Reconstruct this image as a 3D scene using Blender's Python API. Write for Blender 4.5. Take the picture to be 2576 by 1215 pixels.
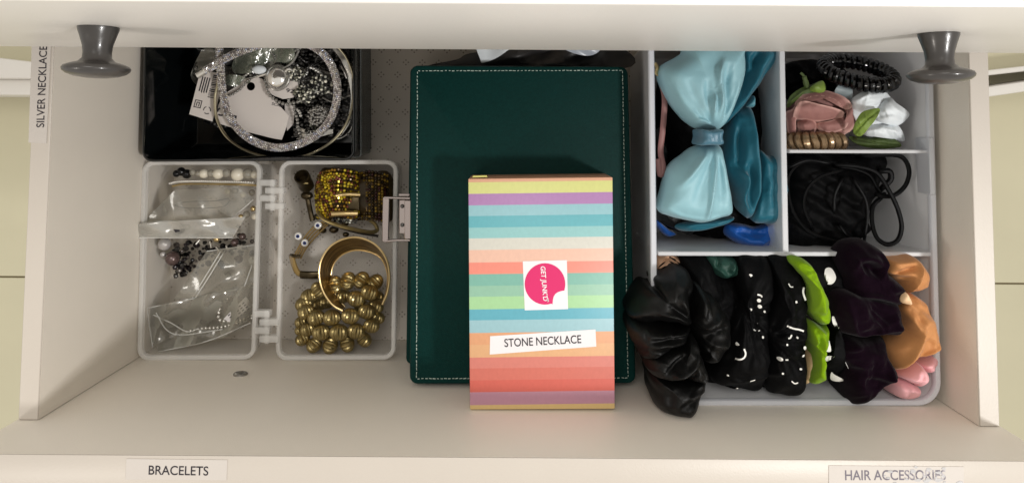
import bpy, bmesh, math, random
import numpy as np
from mathutils import Vector, Matrix, noise
random.seed(7); RNG = np.random.default_rng(7)
for o in list(bpy.data.objects): bpy.data.objects.remove(o)
S = bpy.context.scene; COL = S.collection
# ------------------------------------------------------------------ camera
RX, RZ, PPY, CH, FPX = 0.06278, 0.006675, 189.65, 0.75, 2000.0
cam = bpy.data.cameras.new('camera'); co = bpy.data.objects.new('camera', cam); COL.objects.link(co)
co.location = (0, 0, CH); co.rotation_euler = (RX, 0, RZ)
cam.sensor_width = 36; cam.lens = FPX/2576*36; cam.shift_y = -(607.5-PPY)/2576
cam.clip_start = 0.02; cam.clip_end = 50
S.camera = co
# ------------------------------------------------------------------ world and lamps (a room lit by lamps, plus an added fill)
W = bpy.data.worlds.new('World'); S.world = W; W.use_nodes = True
bg = W.node_tree.nodes['Background']; bg.inputs[0].default_value = (1.0, 0.955, 0.88, 1); bg.inputs[1].default_value = 0.60
def lamp(name, loc, target, size, power, col):
    l = bpy.data.lights.new(name, 'AREA'); l.shape = 'DISK'; l.size = size; l.energy = power; l.color = col
    o = bpy.data.objects.new(name, l); COL.objects.link(o); o.location = loc
    o.rotation_euler = (Vector(target)-Vector(loc)).to_track_quat('-Z', 'Y').to_euler()
lamp('lamp_right', (0.80, -0.40, 1.38), (0, -.05, .12), 0.14, 10.5, (1.0, .98, .96))
lamp('lamp_left', (-1.05, -0.75, 1.0), (0, -.05, .12), 0.22, 2.8, (1.0, .92, .84))
lamp('added_fill_lamp', (-0.15, 0.55, 1.9), (0, -.15, .1), 0.8, 10, (1.0, .965, .91))  # added unseen fill, brightens the inner face of the drawer front
S.view_settings.view_transform = 'Standard'; S.view_settings.look = 'None'
S.view_settings.exposure = 0.14; S.view_settings.gamma = 1
# ------------------------------------------------------------------ picture point -> place at height z
def _rot():
    cx, sx, cz, sz = math.cos(RX), math.sin(RX), math.cos(RZ), math.sin(RZ)
    return np.array([[cz, -sz, 0], [sz, cz, 0], [0, 0, 1]]) @ np.array([[1, 0, 0], [0, cx, -sx], [0, sx, cx]])
ROT = _rot()
def P(x, y, z):
    d = ROT @ np.array([(x-1288)/FPX, -(y-PPY)/FPX, -1.0]); t = (z-CH)/d[2]
    return Vector((d[0]*t, d[1]*t, z))
def PX(z): return (CH-z)/FPX      # metres per picture unit at height z
# ------------------------------------------------------------------ materials
def lin(c):
    return tuple(((v/255)/12.92 if v/255 <= .04045 else ((v/255+.055)/1.055)**2.4) for v in c)
def mat(name, rgb, rough=.5, metal=0, bump=0, bscale=400, var=0, vscale=30, alpha=1, sheen=0, coat=0, spec=.5, trans=0, island=None, aniso=0):
    m = bpy.data.materials.new(name); m.use_nodes = True; nt = m.node_tree; b = nt.nodes['Principled BSDF']
    c = lin(rgb) if max(rgb) > 1 else rgb
    b.inputs['Base Color'].default_value = (*c, 1); b.inputs['Roughness'].default_value = rough
    b.inputs['Metallic'].default_value = metal; b.inputs['Specular IOR Level'].default_value = spec
    if sheen: b.inputs['Sheen Weight'].default_value = sheen; b.inputs['Sheen Roughness'].default_value = .4
    if coat: b.inputs['Coat Weight'].default_value = coat; b.inputs['Coat Roughness'].default_value = .08
    if trans: b.inputs['Transmission Weight'].default_value = trans
    if aniso: b.inputs['Anisotropic'].default_value = aniso
    b.inputs['Alpha'].default_value = alpha
    if var or bump:
        tc = nt.nodes.new('ShaderNodeTexCoord')
    if var:
        n = nt.nodes.new('ShaderNodeTexNoise'); n.inputs['Scale'].default_value = vscale; n.inputs['Detail'].default_value = 6
        nt.links.new(tc.outputs['Object'], n.inputs['Vector'])
        mx = nt.nodes.new('ShaderNodeMix'); mx.data_type = 'RGBA'
        mx.inputs[6].default_value = (*[max(0, v*(1-var)) for v in c], 1); mx.inputs[7].default_value = (*[min(1, v*(1+var)) for v in c], 1)
        nt.links.new(n.outputs['Fac'], mx.inputs[0]); nt.links.new(mx.outputs[2], b.inputs['Base Color'])
    if island:
        g = nt.nodes.new('ShaderNodeNewGeometry'); cr = nt.nodes.new('ShaderNodeValToRGB'); cr.color_ramp.interpolation = 'CONSTANT'
        while len(cr.color_ramp.elements) < len(island): cr.color_ramp.elements.new(.5)
        for i, q in enumerate(island):
            cr.color_ramp.elements[i].position = i/len(island); cr.color_ramp.elements[i].color = (*lin(q), 1)
        nt.links.new(g.outputs['Random Per Island'], cr.inputs[0]); nt.links.new(cr.outputs[0], b.inputs['Base Color'])
    if bump:
        n = nt.nodes.new('ShaderNodeTexNoise'); n.inputs['Scale'].default_value = bscale; n.inputs['Detail'].default_value = 4
        nt.links.new(tc.outputs['Object'], n.inputs['Vector'])
        bp = nt.nodes.new('ShaderNodeBump'); bp.inputs['Strength'].default_value = bump; bp.inputs['Distance'].default_value = .0006
        nt.links.new(n.outputs['Fac'], bp.inputs['Height']); nt.links.new(bp.outputs[0], b.inputs['Normal'])
    return m
M = {}
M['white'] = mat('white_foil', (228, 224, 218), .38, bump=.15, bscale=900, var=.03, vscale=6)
M['inner'] = mat('lightened_drawer_foil', (234, 226, 214), .42, bump=.25, bscale=1400, var=.05, vscale=14)  # light put into the colour: foil lightened where the drawer inside renders dim
M['edge'] = mat('darkened_edge_foil', (192, 184, 174), .4, bump=.15, bscale=900, var=.03, vscale=20)  # same foil, colour darkened to offset the strong light on the top edges
M['paper'] = mat('label_paper', (194, 187, 180), .6, bump=.2, bscale=800, var=.02)
M['sticker'] = mat('sticker_paper', (228, 224, 226), .5, var=.02)
M['ink'] = mat('black_ink', (30, 24, 34), .6)
M['knob'] = mat('grey_knob_lacquer', (60, 57, 55), .3, bump=.3, bscale=220, var=.3, vscale=160, coat=.2)
M['tile'] = mat('beige_floor_tile', (206, 200, 172), .45, bump=.2, bscale=60, var=.07, vscale=8)
M['grout'] = mat('grout', (120, 108, 82), .9)
M['black_pl'] = mat('black_plastic', (9, 12, 13), .12, coat=.4, var=.3, vscale=25)
M['clear'] = mat('frosted_clear_plastic', (232, 228, 222), .25, alpha=.13, bump=.1, bscale=300)
M['clear_rim'] = mat('frosted_rim_plastic', (244, 242, 238), .25, alpha=.36)
def film_mat(name, see, rough=.16, bump=.4, bscale=48, col=(225, 224, 218)):
    m = bpy.data.materials.new(name); m.use_nodes = True; nt = m.node_tree; nt.nodes.remove(nt.nodes['Principled BSDF']); out = nt.nodes['Material Output']
    N = lambda t: nt.nodes.new('ShaderNode'+t); tc, nz, bp = N('TexCoord'), N('TexNoise'), N('Bump'); nz.inputs['Scale'].default_value = bscale; nz.inputs['Detail'].default_value = 3
    bp.inputs['Strength'].default_value = bump; bp.inputs['Distance'].default_value = .003
    nt.links.new(tc.outputs['Object'], nz.inputs['Vector']); nt.links.new(nz.outputs['Fac'], bp.inputs['Height'])
    tr, gl, df, lw, ma, m1, m2 = N('BsdfTransparent'), N('BsdfGlossy'), N('BsdfDiffuse'), N('Fresnel'), N('Math'), N('MixShader'), N('MixShader')
    tr.inputs[0].default_value = (*lin((238, 236, 230)), 1); df.inputs[0].default_value = (*lin(col), 1); gl.inputs['Roughness'].default_value = rough; m1.inputs[0].default_value = .5; lw.inputs[0].default_value = 1.5
    nt.links.new(bp.outputs[0], gl.inputs['Normal']); nt.links.new(bp.outputs[0], lw.inputs['Normal'])
    ma.operation = 'ADD'; ma.inputs[1].default_value = see; ma.use_clamp = True; nt.links.new(lw.outputs[0], ma.inputs[0])
    nt.links.new(df.outputs[0], m1.inputs[1]); nt.links.new(gl.outputs[0], m1.inputs[2]); nt.links.new(ma.outputs[0], m2.inputs[0]); nt.links.new(tr.outputs[0], m2.inputs[1]); nt.links.new(m1.outputs[0], m2.inputs[2]); nt.links.new(m2.outputs[0], out.inputs[0]); return m
M['film'] = film_mat('clear_film', .13)
M['filmflap'] = film_mat('pale_film', .38)
M['film_edge'] = mat('clear_film_edge', (240, 240, 236), .15, alpha=.4)
M['leather'] = mat('green_leather', (5, 44, 41), .55, bump=.4, bscale=1100, var=.3, vscale=500, spec=.1)
M['stitch'] = mat('pale_thread', (176, 190, 180), .7)
M['steel'] = mat('nickel', (186, 174, 170), .2, .9)
M['silver'] = mat('silver_metal', (225, 222, 216), .22, .7, bump=.2, bscale=500)
M['oldsilver'] = mat('dark_silver_metal', (150, 147, 142), .24, .7, var=.55, vscale=400)
M['blacken'] = mat('blackened_metal', (88, 86, 84), .24, .7, var=.6, vscale=500)
M['gold'] = mat('brushed_gold', (220, 194, 140), .28, .8, var=.15, vscale=200)
M['oldgold'] = mat('antique_gold', (160, 143, 98), .3, .85, var=.35, vscale=150)
M['bronze'] = mat('dark_bronze', (72, 62, 44), .3, .85, var=.4, vscale=150)
M['seed'] = mat('gold_seed_beads', (170, 140, 30), .18, .35, island=[(190, 160, 30), (120, 92, 18), (210, 190, 60), (70, 48, 14), (150, 112, 30), (110, 52, 40), (175, 150, 25), (90, 70, 20)])
M['seed2'] = mat('dark_seed_beads', (90, 70, 24), .2, .35, island=[(96, 74, 24), (60, 44, 16), (140, 112, 36), (38, 26, 12), (80, 58, 24), (60, 26, 24)])
M['rhine'] = mat('rhinestones', (220, 220, 220), .1, .3, island=[(235, 230, 226), (186, 178, 172), (255, 252, 250), (214, 200, 200), (140, 132, 130), (245, 238, 230), (200, 206, 228), (232, 224, 208), (168, 160, 156), (255, 252, 248)])
M['rhine_core'] = mat('rhinestone_tube', (96, 90, 88), .4, .8)
M['crystal'] = mat('crystal_stones', (180, 180, 170), .08, .4, island=[(200, 200, 190), (90, 90, 84), (255, 252, 235), (36, 36, 36), (130, 130, 115), (60, 58, 56)])
M['card'] = mat('tag_card', (214, 206, 200), .6, var=.03)
M['pearl'] = mat('pearl', (222, 214, 196), .18, coat=.6, sheen=.2)
M['pearlw'] = mat('grey_pearl', (190, 186, 184), .16, .3, coat=.6)
M['pearld'] = mat('mauve_pearl', (96, 78, 76), .16, .4, coat=.6)
M['glassb'] = mat('clear_glass_bead', (168, 162, 148), .06, alpha=.6, coat=.6)
M['gem'] = mat('dark_gems', (34, 33, 34), .1, .3, island=[(24, 24, 26), (60, 58, 56), (12, 12, 14), (90, 84, 80), (36, 30, 34)])
M['org'] = mat('frosted_organizer_plastic', (236, 237, 240), .36, alpha=.58, bump=.08, bscale=200)
M['org_rim'] = mat('frosted_organizer_rim', (214, 216, 222), .3, alpha=.8)
M['blue'] = mat('light_blue_satin', (142, 186, 196), .44, sheen=.15, bump=.4, bscale=1800, aniso=.4, spec=.5)
M['knot'] = mat('steel_blue_satin', (74, 116, 136), .36, sheen=.1, bump=.3, bscale=1200)
M['teal'] = mat('teal_satin', (26, 94, 112), .5, sheen=.2, bump=.3, bscale=1600, spec=.35)
M['teal_mid'] = mat('mid_teal_satin', (84, 142, 156), .36, sheen=.3, bump=.25, bscale=1400)
M['royal'] = mat('royal_blue_fabric', (14, 84, 168), .5, sheen=.2, bump=.4, bscale=1200)
M['blackf'] = mat('black_fabric', (3, 3, 4), .7, bump=.4, bscale=1300, spec=.12)
M['blacksatin'] = mat('black_satin', (3, 3, 3), .5, bump=.3, bscale=900, spec=.28)
M['cord'] = mat('black_cord', (3, 3, 4), .5, spec=.12)
M['rubber'] = mat('black_rubber', (3, 3, 4), .14, spec=.5)
M['print'] = mat('white_print', (226, 224, 218), .6)
M['velvet'] = mat('aubergine_velvet', (17, 5, 15), .9, sheen=.05, bump=.5, bscale=1500, spec=.05)
M['tan'] = mat('tan_satin', (190, 132, 82), .6, sheen=.15, bump=.3, bscale=1600, spec=.3)
M['pinkf'] = mat('pink_fabric', (232, 174, 180), .7, sheen=.15, bump=.35, bscale=1100)
M['limef'] = mat('lime_velvet', (120, 156, 22), .9, sheen=.1, bump=.6, bscale=1300, spec=.05)
M['beigef'] = mat('beige_print_fabric', (190, 150, 120), .6, bump=.3)
M['dgreen'] = mat('dark_green_fabric', (24, 62, 52), .6, bump=.3)
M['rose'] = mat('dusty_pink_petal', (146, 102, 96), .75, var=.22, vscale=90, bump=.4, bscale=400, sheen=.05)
M['petalw'] = mat('white_petal', (222, 228, 232), .6, var=.03, bump=.35, bscale=400)
M['leaf'] = mat('lime_leaf', (108, 130, 50), .55, var=.3, vscale=120, bump=.6, bscale=250)
M['leafd'] = mat('dark_leaf', (58, 74, 26), .6, var=.4, vscale=120, bump=.6, bscale=250)
M['ribbonp'] = mat('dusty_pink_ribbon', (150, 104, 100), .5)
M['coilb'] = mat('bronze_coil_rubber', (140, 116, 88), .24, .55, var=.3, vscale=90)
M['magenta'] = mat('magenta_print', (206, 16, 98), .5)
M['greyplastic'] = mat('dark_grey_bag', (46, 44, 44), .5, bump=.4, bscale=60)
M['eyeb'] = mat('evil_eye_blue', (40, 60, 130), .15); M['eyew'] = mat('evil_eye_white', (228, 226, 220), .2, coat=.5); M['eyek'] = mat('evil_eye_black', (10, 10, 14), .2)
M['string'] = mat('gold_string', (150, 124, 72), .5, .3, bump=.4)
M['shade_in'] = mat('raw_board', (120, 112, 104), .8)
M['greenpl'] = film_mat('pale_green_film', .32, bscale=110, bump=1.0, col=(186, 196, 176))
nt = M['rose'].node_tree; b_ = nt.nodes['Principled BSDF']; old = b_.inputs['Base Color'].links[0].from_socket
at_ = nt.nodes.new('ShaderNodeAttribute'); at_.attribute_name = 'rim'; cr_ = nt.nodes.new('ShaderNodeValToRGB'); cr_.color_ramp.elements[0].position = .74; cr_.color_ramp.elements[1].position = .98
mx_ = nt.nodes.new('ShaderNodeMix'); mx_.data_type = 'RGBA'; nt.links.new(at_.outputs['Fac'], cr_.inputs[0]); nt.links.new(cr_.outputs[0], mx_.inputs[0]); nt.links.new(old, mx_.inputs[6]); mx_.inputs[7].default_value = (*lin((206, 162, 152)), 1); nt.links.new(mx_.outputs[2], b_.inputs['Base Color'])  # paler silk rim, also painting in the light on the petal edges
def stripes_mat():
    m = bpy.data.materials.new('striped_card'); m.use_nodes = True; nt = m.node_tree; b = nt.nodes['Principled BSDF']; b.inputs['Roughness'].default_value = .42
    uv = nt.nodes.new('ShaderNodeUVMap'); sp = nt.nodes.new('ShaderNodeSeparateXYZ'); nt.links.new(uv.outputs[0], sp.inputs[0])
    cr = nt.nodes.new('ShaderNodeValToRGB'); cr.color_ramp.interpolation = 'CONSTANT'
    st = [(0, (238, 176, 140)), (458, (230, 232, 140)), (488, (184, 130, 190)), (516, (150, 204, 214)), (544, (96, 184, 196)), (573, (146, 206, 206)), (601, (222, 220, 208)),
          (629, (246, 196, 172)), (661, (250, 142, 122)), (692, (122, 186, 168)), (720, (146, 198, 170)), (749, (168, 220, 158)), (779, (92, 178, 198)), (807, (158, 204, 214)),
          (839, (240, 170, 122)), (869, (240, 182, 130)), (899, (228, 130, 116)), (928, (222, 114, 98)), (956, (220, 98, 84)), (986, (196, 140, 162)), (1017, (226, 192, 124))]
    while len(cr.color_ramp.elements) < len(st): cr.color_ramp.elements.new(.5)
    for i, (y, c) in enumerate(st):
        cr.color_ramp.elements[i].position = max(0, (y-450)/580); cr.color_ramp.elements[i].color = (*lin([q*.85+17 for q in c]), 1)
    nz = nt.nodes.new('ShaderNodeTexNoise'); nz.inputs['Scale'].default_value = 40; nt.links.new(uv.outputs[0], nz.inputs['Vector'])
    mx = nt.nodes.new('ShaderNodeMix'); mx.data_type = 'RGBA'; mx.blend_type = 'MULTIPLY'; mx.inputs[0].default_value = .12
    nt.links.new(sp.outputs[1], cr.inputs[0]); nt.links.new(cr.outputs[0], mx.inputs[6]); nt.links.new(nz.outputs['Fac'], mx.inputs[7]); nt.links.new(mx.outputs[2], b.inputs['Base Color'])
    return m
M['stripes'] = stripes_mat()
def liner_mat():
    m = bpy.data.materials.new('dotted_liner'); m.use_nodes = True; nt = m.node_tree; b = nt.nodes['Principled BSDF']; b.inputs['Roughness'].default_value = .5
    tc = nt.nodes.new('ShaderNodeTexCoord'); sp = nt.nodes.new('ShaderNodeSeparateXYZ'); nt.links.new(tc.outputs['Object'], sp.inputs[0])
    def mth(op, a, b_=None, c=None):
        n = nt.nodes.new('ShaderNodeMath'); n.operation = op
        for i, v in enumerate((a, b_, c)):
            if v is None: continue
            if isinstance(v, (int, float)): n.inputs[i].default_value = v
            else: nt.links.new(v, n.inputs[i])
        return n.outputs[0]
    A, B = .0155, .0234
    def cell(s, off, per):
        t = mth('DIVIDE', mth('ADD', s, off), per); return mth('ABSOLUTE', mth('MULTIPLY', mth('SUBTRACT', t, mth('ROUND', t)), per))
    best = None
    for ox, oy in ((0, 0), (A/2, B/2)):
        u, v = cell(sp.outputs[0], ox, A), cell(sp.outputs[1], oy, B)
        for cx, cy in ((.0023, 0), (0, .0021)):
            d = mth('SQRT', mth('ADD', mth('POWER', mth('SUBTRACT', u, cx), 2), mth('POWER', mth('SUBTRACT', v, cy), 2)))
            best = d if best is None else mth('MINIMUM', best, d)
    f = mth('LESS_THAN', best, .00078)
    mx = nt.nodes.new('ShaderNodeMix'); mx.data_type = 'RGBA'; mx.inputs[6].default_value = (*lin((206, 198, 188)), 1); mx.inputs[7].default_value = (*lin((146, 136, 125)), 1)
    nt.links.new(f, mx.inputs[0]); nt.links.new(mx.outputs[2], b.inputs['Base Color'])
    return m
M['liner'] = liner_mat()
def worn_ink():
    m = bpy.data.materials.new('worn_ink'); m.use_nodes = True; nt = m.node_tree; b = nt.nodes['Principled BSDF']; b.inputs['Roughness'].default_value = .6
    tc = nt.nodes.new('ShaderNodeTexCoord'); n = nt.nodes.new('ShaderNodeTexNoise'); n.inputs['Scale'].default_value = 230; nt.links.new(tc.outputs['Object'], n.inputs['Vector'])
    sp = nt.nodes.new('ShaderNodeSeparateXYZ'); nt.links.new(tc.outputs['Object'], sp.inputs[0])
    mr = nt.nodes.new('ShaderNodeMapRange'); mr.inputs[1].default_value = .222; mr.inputs[2].default_value = .250; mr.inputs[3].default_value = -.35; mr.inputs[4].default_value = -.02
    nt.links.new(sp.outputs[0], mr.inputs[0])
    ad = nt.nodes.new('ShaderNodeMath'); ad.operation = 'ADD'; nt.links.new(n.outputs['Fac'], ad.inputs[0]); nt.links.new(mr.outputs[0], ad.inputs[1])
    cr = nt.nodes.new('ShaderNodeValToRGB'); cr.color_ramp.elements[0].position = .42; cr.color_ramp.elements[0].color = (*lin((104, 98, 108)), 1)
    cr.color_ramp.elements[1].position = .62; cr.color_ramp.elements[1].color = (*lin((188, 182, 184)), 1)
    nt.links.new(ad.outputs[0], cr.inputs[0]); nt.links.new(cr.outputs[0], b.inputs['Base Color']); return m
M['wornink'] = worn_ink()
# ------------------------------------------------------------------ object helpers
OFF = {}
def thing(name, label, cat, loc, group=None):
    o = bpy.data.objects.new(name, None); COL.objects.link(o); o.location = loc; o.empty_display_size = .01
    o['label'] = label; o['category'] = cat
    if group: o['group'] = group
    OFF[o.name] = Vector(loc); return o
def tag(o, label, cat, group=None):
    o['label'] = label; o['category'] = cat
    if group: o['group'] = group
    return o
def link(name, me, parent=None, mx=None, kind=None, label=None):
    o = bpy.data.objects.new(name, me); COL.objects.link(o)
    if mx is not None: o.matrix_local = mx
    if parent is not None:
        o.parent = parent; o.location = Vector(o.location)-OFF.get(parent.name, Vector((0, 0, 0)))
    if kind: o['kind'] = kind
    if label: o['label'] = label
    return o
class MB:
    def __init__(s): s.v = []; s.f = []; s.fm = []; s.k = 0
    def add(s, verts, faces):
        n = len(s.v); s.v.extend([tuple(p) for p in verts]); s.f.extend([tuple(i+n for i in f) for f in faces]); s.fm.extend([s.k]*len(faces)); return s
    def mesh(s, name, mats, smooth=True, bevel=0, bseg=2, angle=40):
        me = bpy.data.meshes.new(name); me.from_pydata(s.v, [], s.f)
        for m in (mats if isinstance(mats, (list, tuple)) else [mats]): me.materials.append(m)
        me.polygons.foreach_set('material_index', s.fm)
        bm = bmesh.new(); bm.from_mesh(me)
        bmesh.ops.recalc_face_normals(bm, faces=bm.faces)
        if bevel:
            es = [e for e in bm.edges if len(e.link_faces) == 2 and e.calc_face_angle(0) > .5]
            bmesh.ops.bevel(bm, geom=es, offset=bevel, segments=bseg, profile=.5, affect='EDGES', clamp_overlap=True)
        for f in bm.faces: f.smooth = smooth
        for e in bm.edges:
            if len(e.link_faces) == 2 and e.calc_face_angle(0) > math.radians(angle): e.smooth = False
        bm.to_mesh(me); bm.free(); return me
    def obj(s, name, mats, parent=None, kind=None, label=None, **k):
        return link(name, s.mesh(name, mats, **k), parent, None, kind, label)
    def box(s, x0, x1, y0, y1, z0, z1):
        v = [(x, y, z) for z in (z0, z1) for x, y in ((x0, y0), (x1, y0), (x1, y1), (x0, y1))]
        return s.add(v, [(3, 2, 1, 0), (4, 5, 6, 7), (0, 1, 5, 4), (1, 2, 6, 5), (2, 3, 7, 6), (3, 0, 4, 7)])
    def prism(s, poly, z0, z1):           # poly: list of (x,y); z0,z1 numbers or functions
        n = len(poly); f0 = z0 if callable(z0) else (lambda x, y: z0); f1 = z1 if callable(z1) else (lambda x, y: z1)
        v = [(p[0], p[1], f0(p[0], p[1])) for p in poly]+[(p[0], p[1], f1(p[0], p[1])) for p in poly]
        f = [tuple(range(n))[::-1], tuple(range(n, 2*n))]+[(i, (i+1) % n, n+(i+1) % n, n+i) for i in range(n)]
        return s.add(v, f)
    def tube(s, path, r, seg=8, closed=False, flat=1.0):
        path = [Vector(p) for p in path]; n = len(path); rr = r if isinstance(r, (list, tuple)) else [r]*n
        vs = []; up = Vector((0, 0, 1)); prev = None
        for i, p in enumerate(path):
            a = path[(i-1) % n] if (closed or i > 0) else p; b = path[(i+1) % n] if (closed or i < n-1) else p
            t = (b-a)
            t = t.normalized() if t.length > 1e-9 else Vector((1, 0, 0))
            if prev is None:
                u = up.cross(t)
                if u.length < .05: u = Vector((1, 0, 0)).cross(t)
                u.normalize()
            else:
                u = prev-t*prev.dot(t)
                u = u.normalized() if u.length > 1e-6 else Vector((1, 0, 0))
            prev = u; w = t.cross(u)
            for k in range(seg):
                q = 2*math.pi*k/seg; vs.append(p+u*math.cos(q)*rr[i]+w*math.sin(q)*rr[i]*flat)
        fs = []
        for i in range(n if closed else n-1):
            j = (i+1) % n
            for k in range(seg): fs.append((i*seg+k, i*seg+(k+1) % seg, j*seg+(k+1) % seg, j*seg+k))
        if not closed: fs += [tuple(range(seg))[::-1], tuple((n-1)*seg+k for k in range(seg))]
        return s.add(vs, fs)
    def ball(s, c, r, nu=8, nv=6, sx=1, sy=1, sz=1, mx=None):
        vs = [Vector((0, 0, -r*sz))]; fs = []
        for j in range(1, nv):
            th = math.pi*j/nv-math.pi/2
            for i in range(nu):
                ph = 2*math.pi*i/nu; vs.append(Vector((r*sx*math.cos(th)*math.cos(ph), r*sy*math.cos(th)*math.sin(ph), r*sz*math.sin(th))))
        vs.append(Vector((0, 0, r*sz))); L = len(vs)-1
        for i in range(nu):
            fs.append((0, 1+(i+1) % nu, 1+i)); fs.append((L, L-nu+i, L-nu+(i+1) % nu))
        for j in range(nv-2):
            for i in range(nu):
                a = 1+j*nu+i; b = 1+j*nu+(i+1) % nu; fs.append((a, b, b+nu, a+nu))
        if mx is not None: vs = [mx @ v for v in vs]
        return s.add([v+Vector(c) for v in vs], fs)
    def lathe(s, prof, c, axis, seg=32):   # prof (r, h) along axis
        ax = Vector(axis).normalized(); u = ax.orthogonal().normalized(); w = ax.cross(u); vs = []; fs = []
        for r, h in prof:
            for k in range(seg):
                q = 2*math.pi*k/seg; vs.append(Vector(c)+ax*h+(u*math.cos(q)+w*math.sin(q))*r)
        for i in range(len(prof)-1):
            for k in range(seg): fs.append((i*seg+k, i*seg+(k+1) % seg, (i+1)*seg+(k+1) % seg, (i+1)*seg+k))
        fs.append(tuple(range(seg))[::-1]); fs.append(tuple((len(prof)-1)*seg+k for k in range(seg)))
        return s.add(vs, fs)
def crom(pts, n=8, closed=False):
    pts = [Vector(p) for p in pts]; out = []; N = len(pts)
    for i in range(N if closed else N-1):
        p1, p2 = pts[i], pts[(i+1) % N]
        p0 = pts[(i-1) % N] if (closed or i > 0) else p1*2-p2
        p3 = pts[(i+2) % N] if (closed or i < N-2) else p2*2-p1
        for k in range(n):
            t = k/n; out.append(.5*((2*p1)+(p2-p0)*t+(2*p0-5*p1+4*p2-p3)*t*t+(3*p1-p0-3*p2+p3)*t**3))
    if not closed: out.append(pts[-1])
    return out
def path3(pts, n=8, closed=False):        # (x, y, z) in picture units + metres
    return crom([P(*p) for p in pts], n, closed)
def resample(pts, step):
    pts = [Vector(p) for p in pts]; out = [pts[0].copy()]; need = step
    for a, b in zip(pts, pts[1:]):
        L = (b-a).length; d = need
        while d <= L: out.append(a.lerp(b, d/L)); d += step
        need = d-L
    return out
def text(body, centre, height, rot, m, parent, width=None, name='lettering', label=None, z=0.0, shear=0, bold=.008):
    cu = bpy.data.curves.new('lettering', 'FONT'); cu.body = body; cu.align_x = 'CENTER'; cu.align_y = 'CENTER'; cu.size = 1; cu.fill_mode = 'FRONT'; cu.shear = shear; cu.offset = bold
    t = bpy.data.objects.new('tmp', cu); COL.objects.link(t); bpy.context.view_layer.update()
    me = bpy.data.meshes.new_from_object(t.evaluated_get(bpy.context.evaluated_depsgraph_get())); bpy.data.objects.remove(t)
    xs = [v.co.x for v in me.vertices]; ys = [v.co.y for v in me.vertices]
    cx, cy = (min(xs)+max(xs))/2, (min(ys)+max(ys))/2; sy = height/(max(ys)-min(ys)); sx = (width/(max(xs)-min(xs))) if width else sy
    R = Matrix.Rotation(rot, 4, 'Z')
    for v in me.vertices: v.co = R @ Vector(((v.co.x-cx)*sx, (v.co.y-cy)*sy, 0))+Vector(centre)
    me.materials.clear(); me.materials.append(m)
    return link(name, me, parent, label=label)
# ---- rounded tray through four corners
def quad_map(c, u, v):
    a, b, d, e = c; return a*(1-u)*(1-v)+b*u*(1-v)+d*u*v+e*(1-u)*v
def rr_loop(c, rad, inset=0, n=6, z=0):
    c = [Vector(p[:2]) for p in c]; w = (c[1]-c[0]).length; h = (c[3]-c[0]).length
    ru, rv = max(rad-inset, .0008)/w, max(rad-inset, .0008)/h; iu, iv = inset/w, inset/h; out = []
    for cu, cv, a0 in ((iu+ru, iv+rv, 180), (1-iu-ru, iv+rv, 270), (1-iu-ru, 1-iv-rv, 0), (iu+ru, 1-iv-rv, 90)):
        for k in range(n+1):
            a = math.radians(a0+90*k/n); p = quad_map(c, cu+ru*math.cos(a), cv+rv*math.sin(a)); out.append(Vector((p.x, p.y, z)))
    return out
def loft(mb, loops, cap0=True, cap1=True):
    n = len(loops[0]); vs = [p for l in loops for p in l]; fs = []
    for j in range(len(loops)-1):
        for i in range(n): fs.append((j*n+i, j*n+(i+1) % n, (j+1)*n+(i+1) % n, (j+1)*n+i))
    if cap0: fs.append(tuple(range(n))[::-1])
    if cap1: fs.append(tuple((len(loops)-1)*n+i for i in range(n)))
    return mb.add(vs, fs)
def tray_mesh(c, z0, z1, rad, t, taper, floor_t=.0015, zf=None, lip=0):
    zf = z0+floor_t if zf is None else zf; L = lambda ins, z: rr_loop(c, rad, ins, 6, z); mb = MB()
    ls = [L(taper+.003, z0), L(taper, z0+.003)]
    if lip: ls += [L(lip, z1-.006), L(0, z1-.006)]
    else: ls += []
    ls += [L(0, z1-.0008), L(.0008, z1), L(t-.0006+lip, z1), L(t+lip, z1-.0008), L(taper+t, zf+.004), L(taper+t+.004, zf)]
    return loft(mb, ls)
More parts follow.
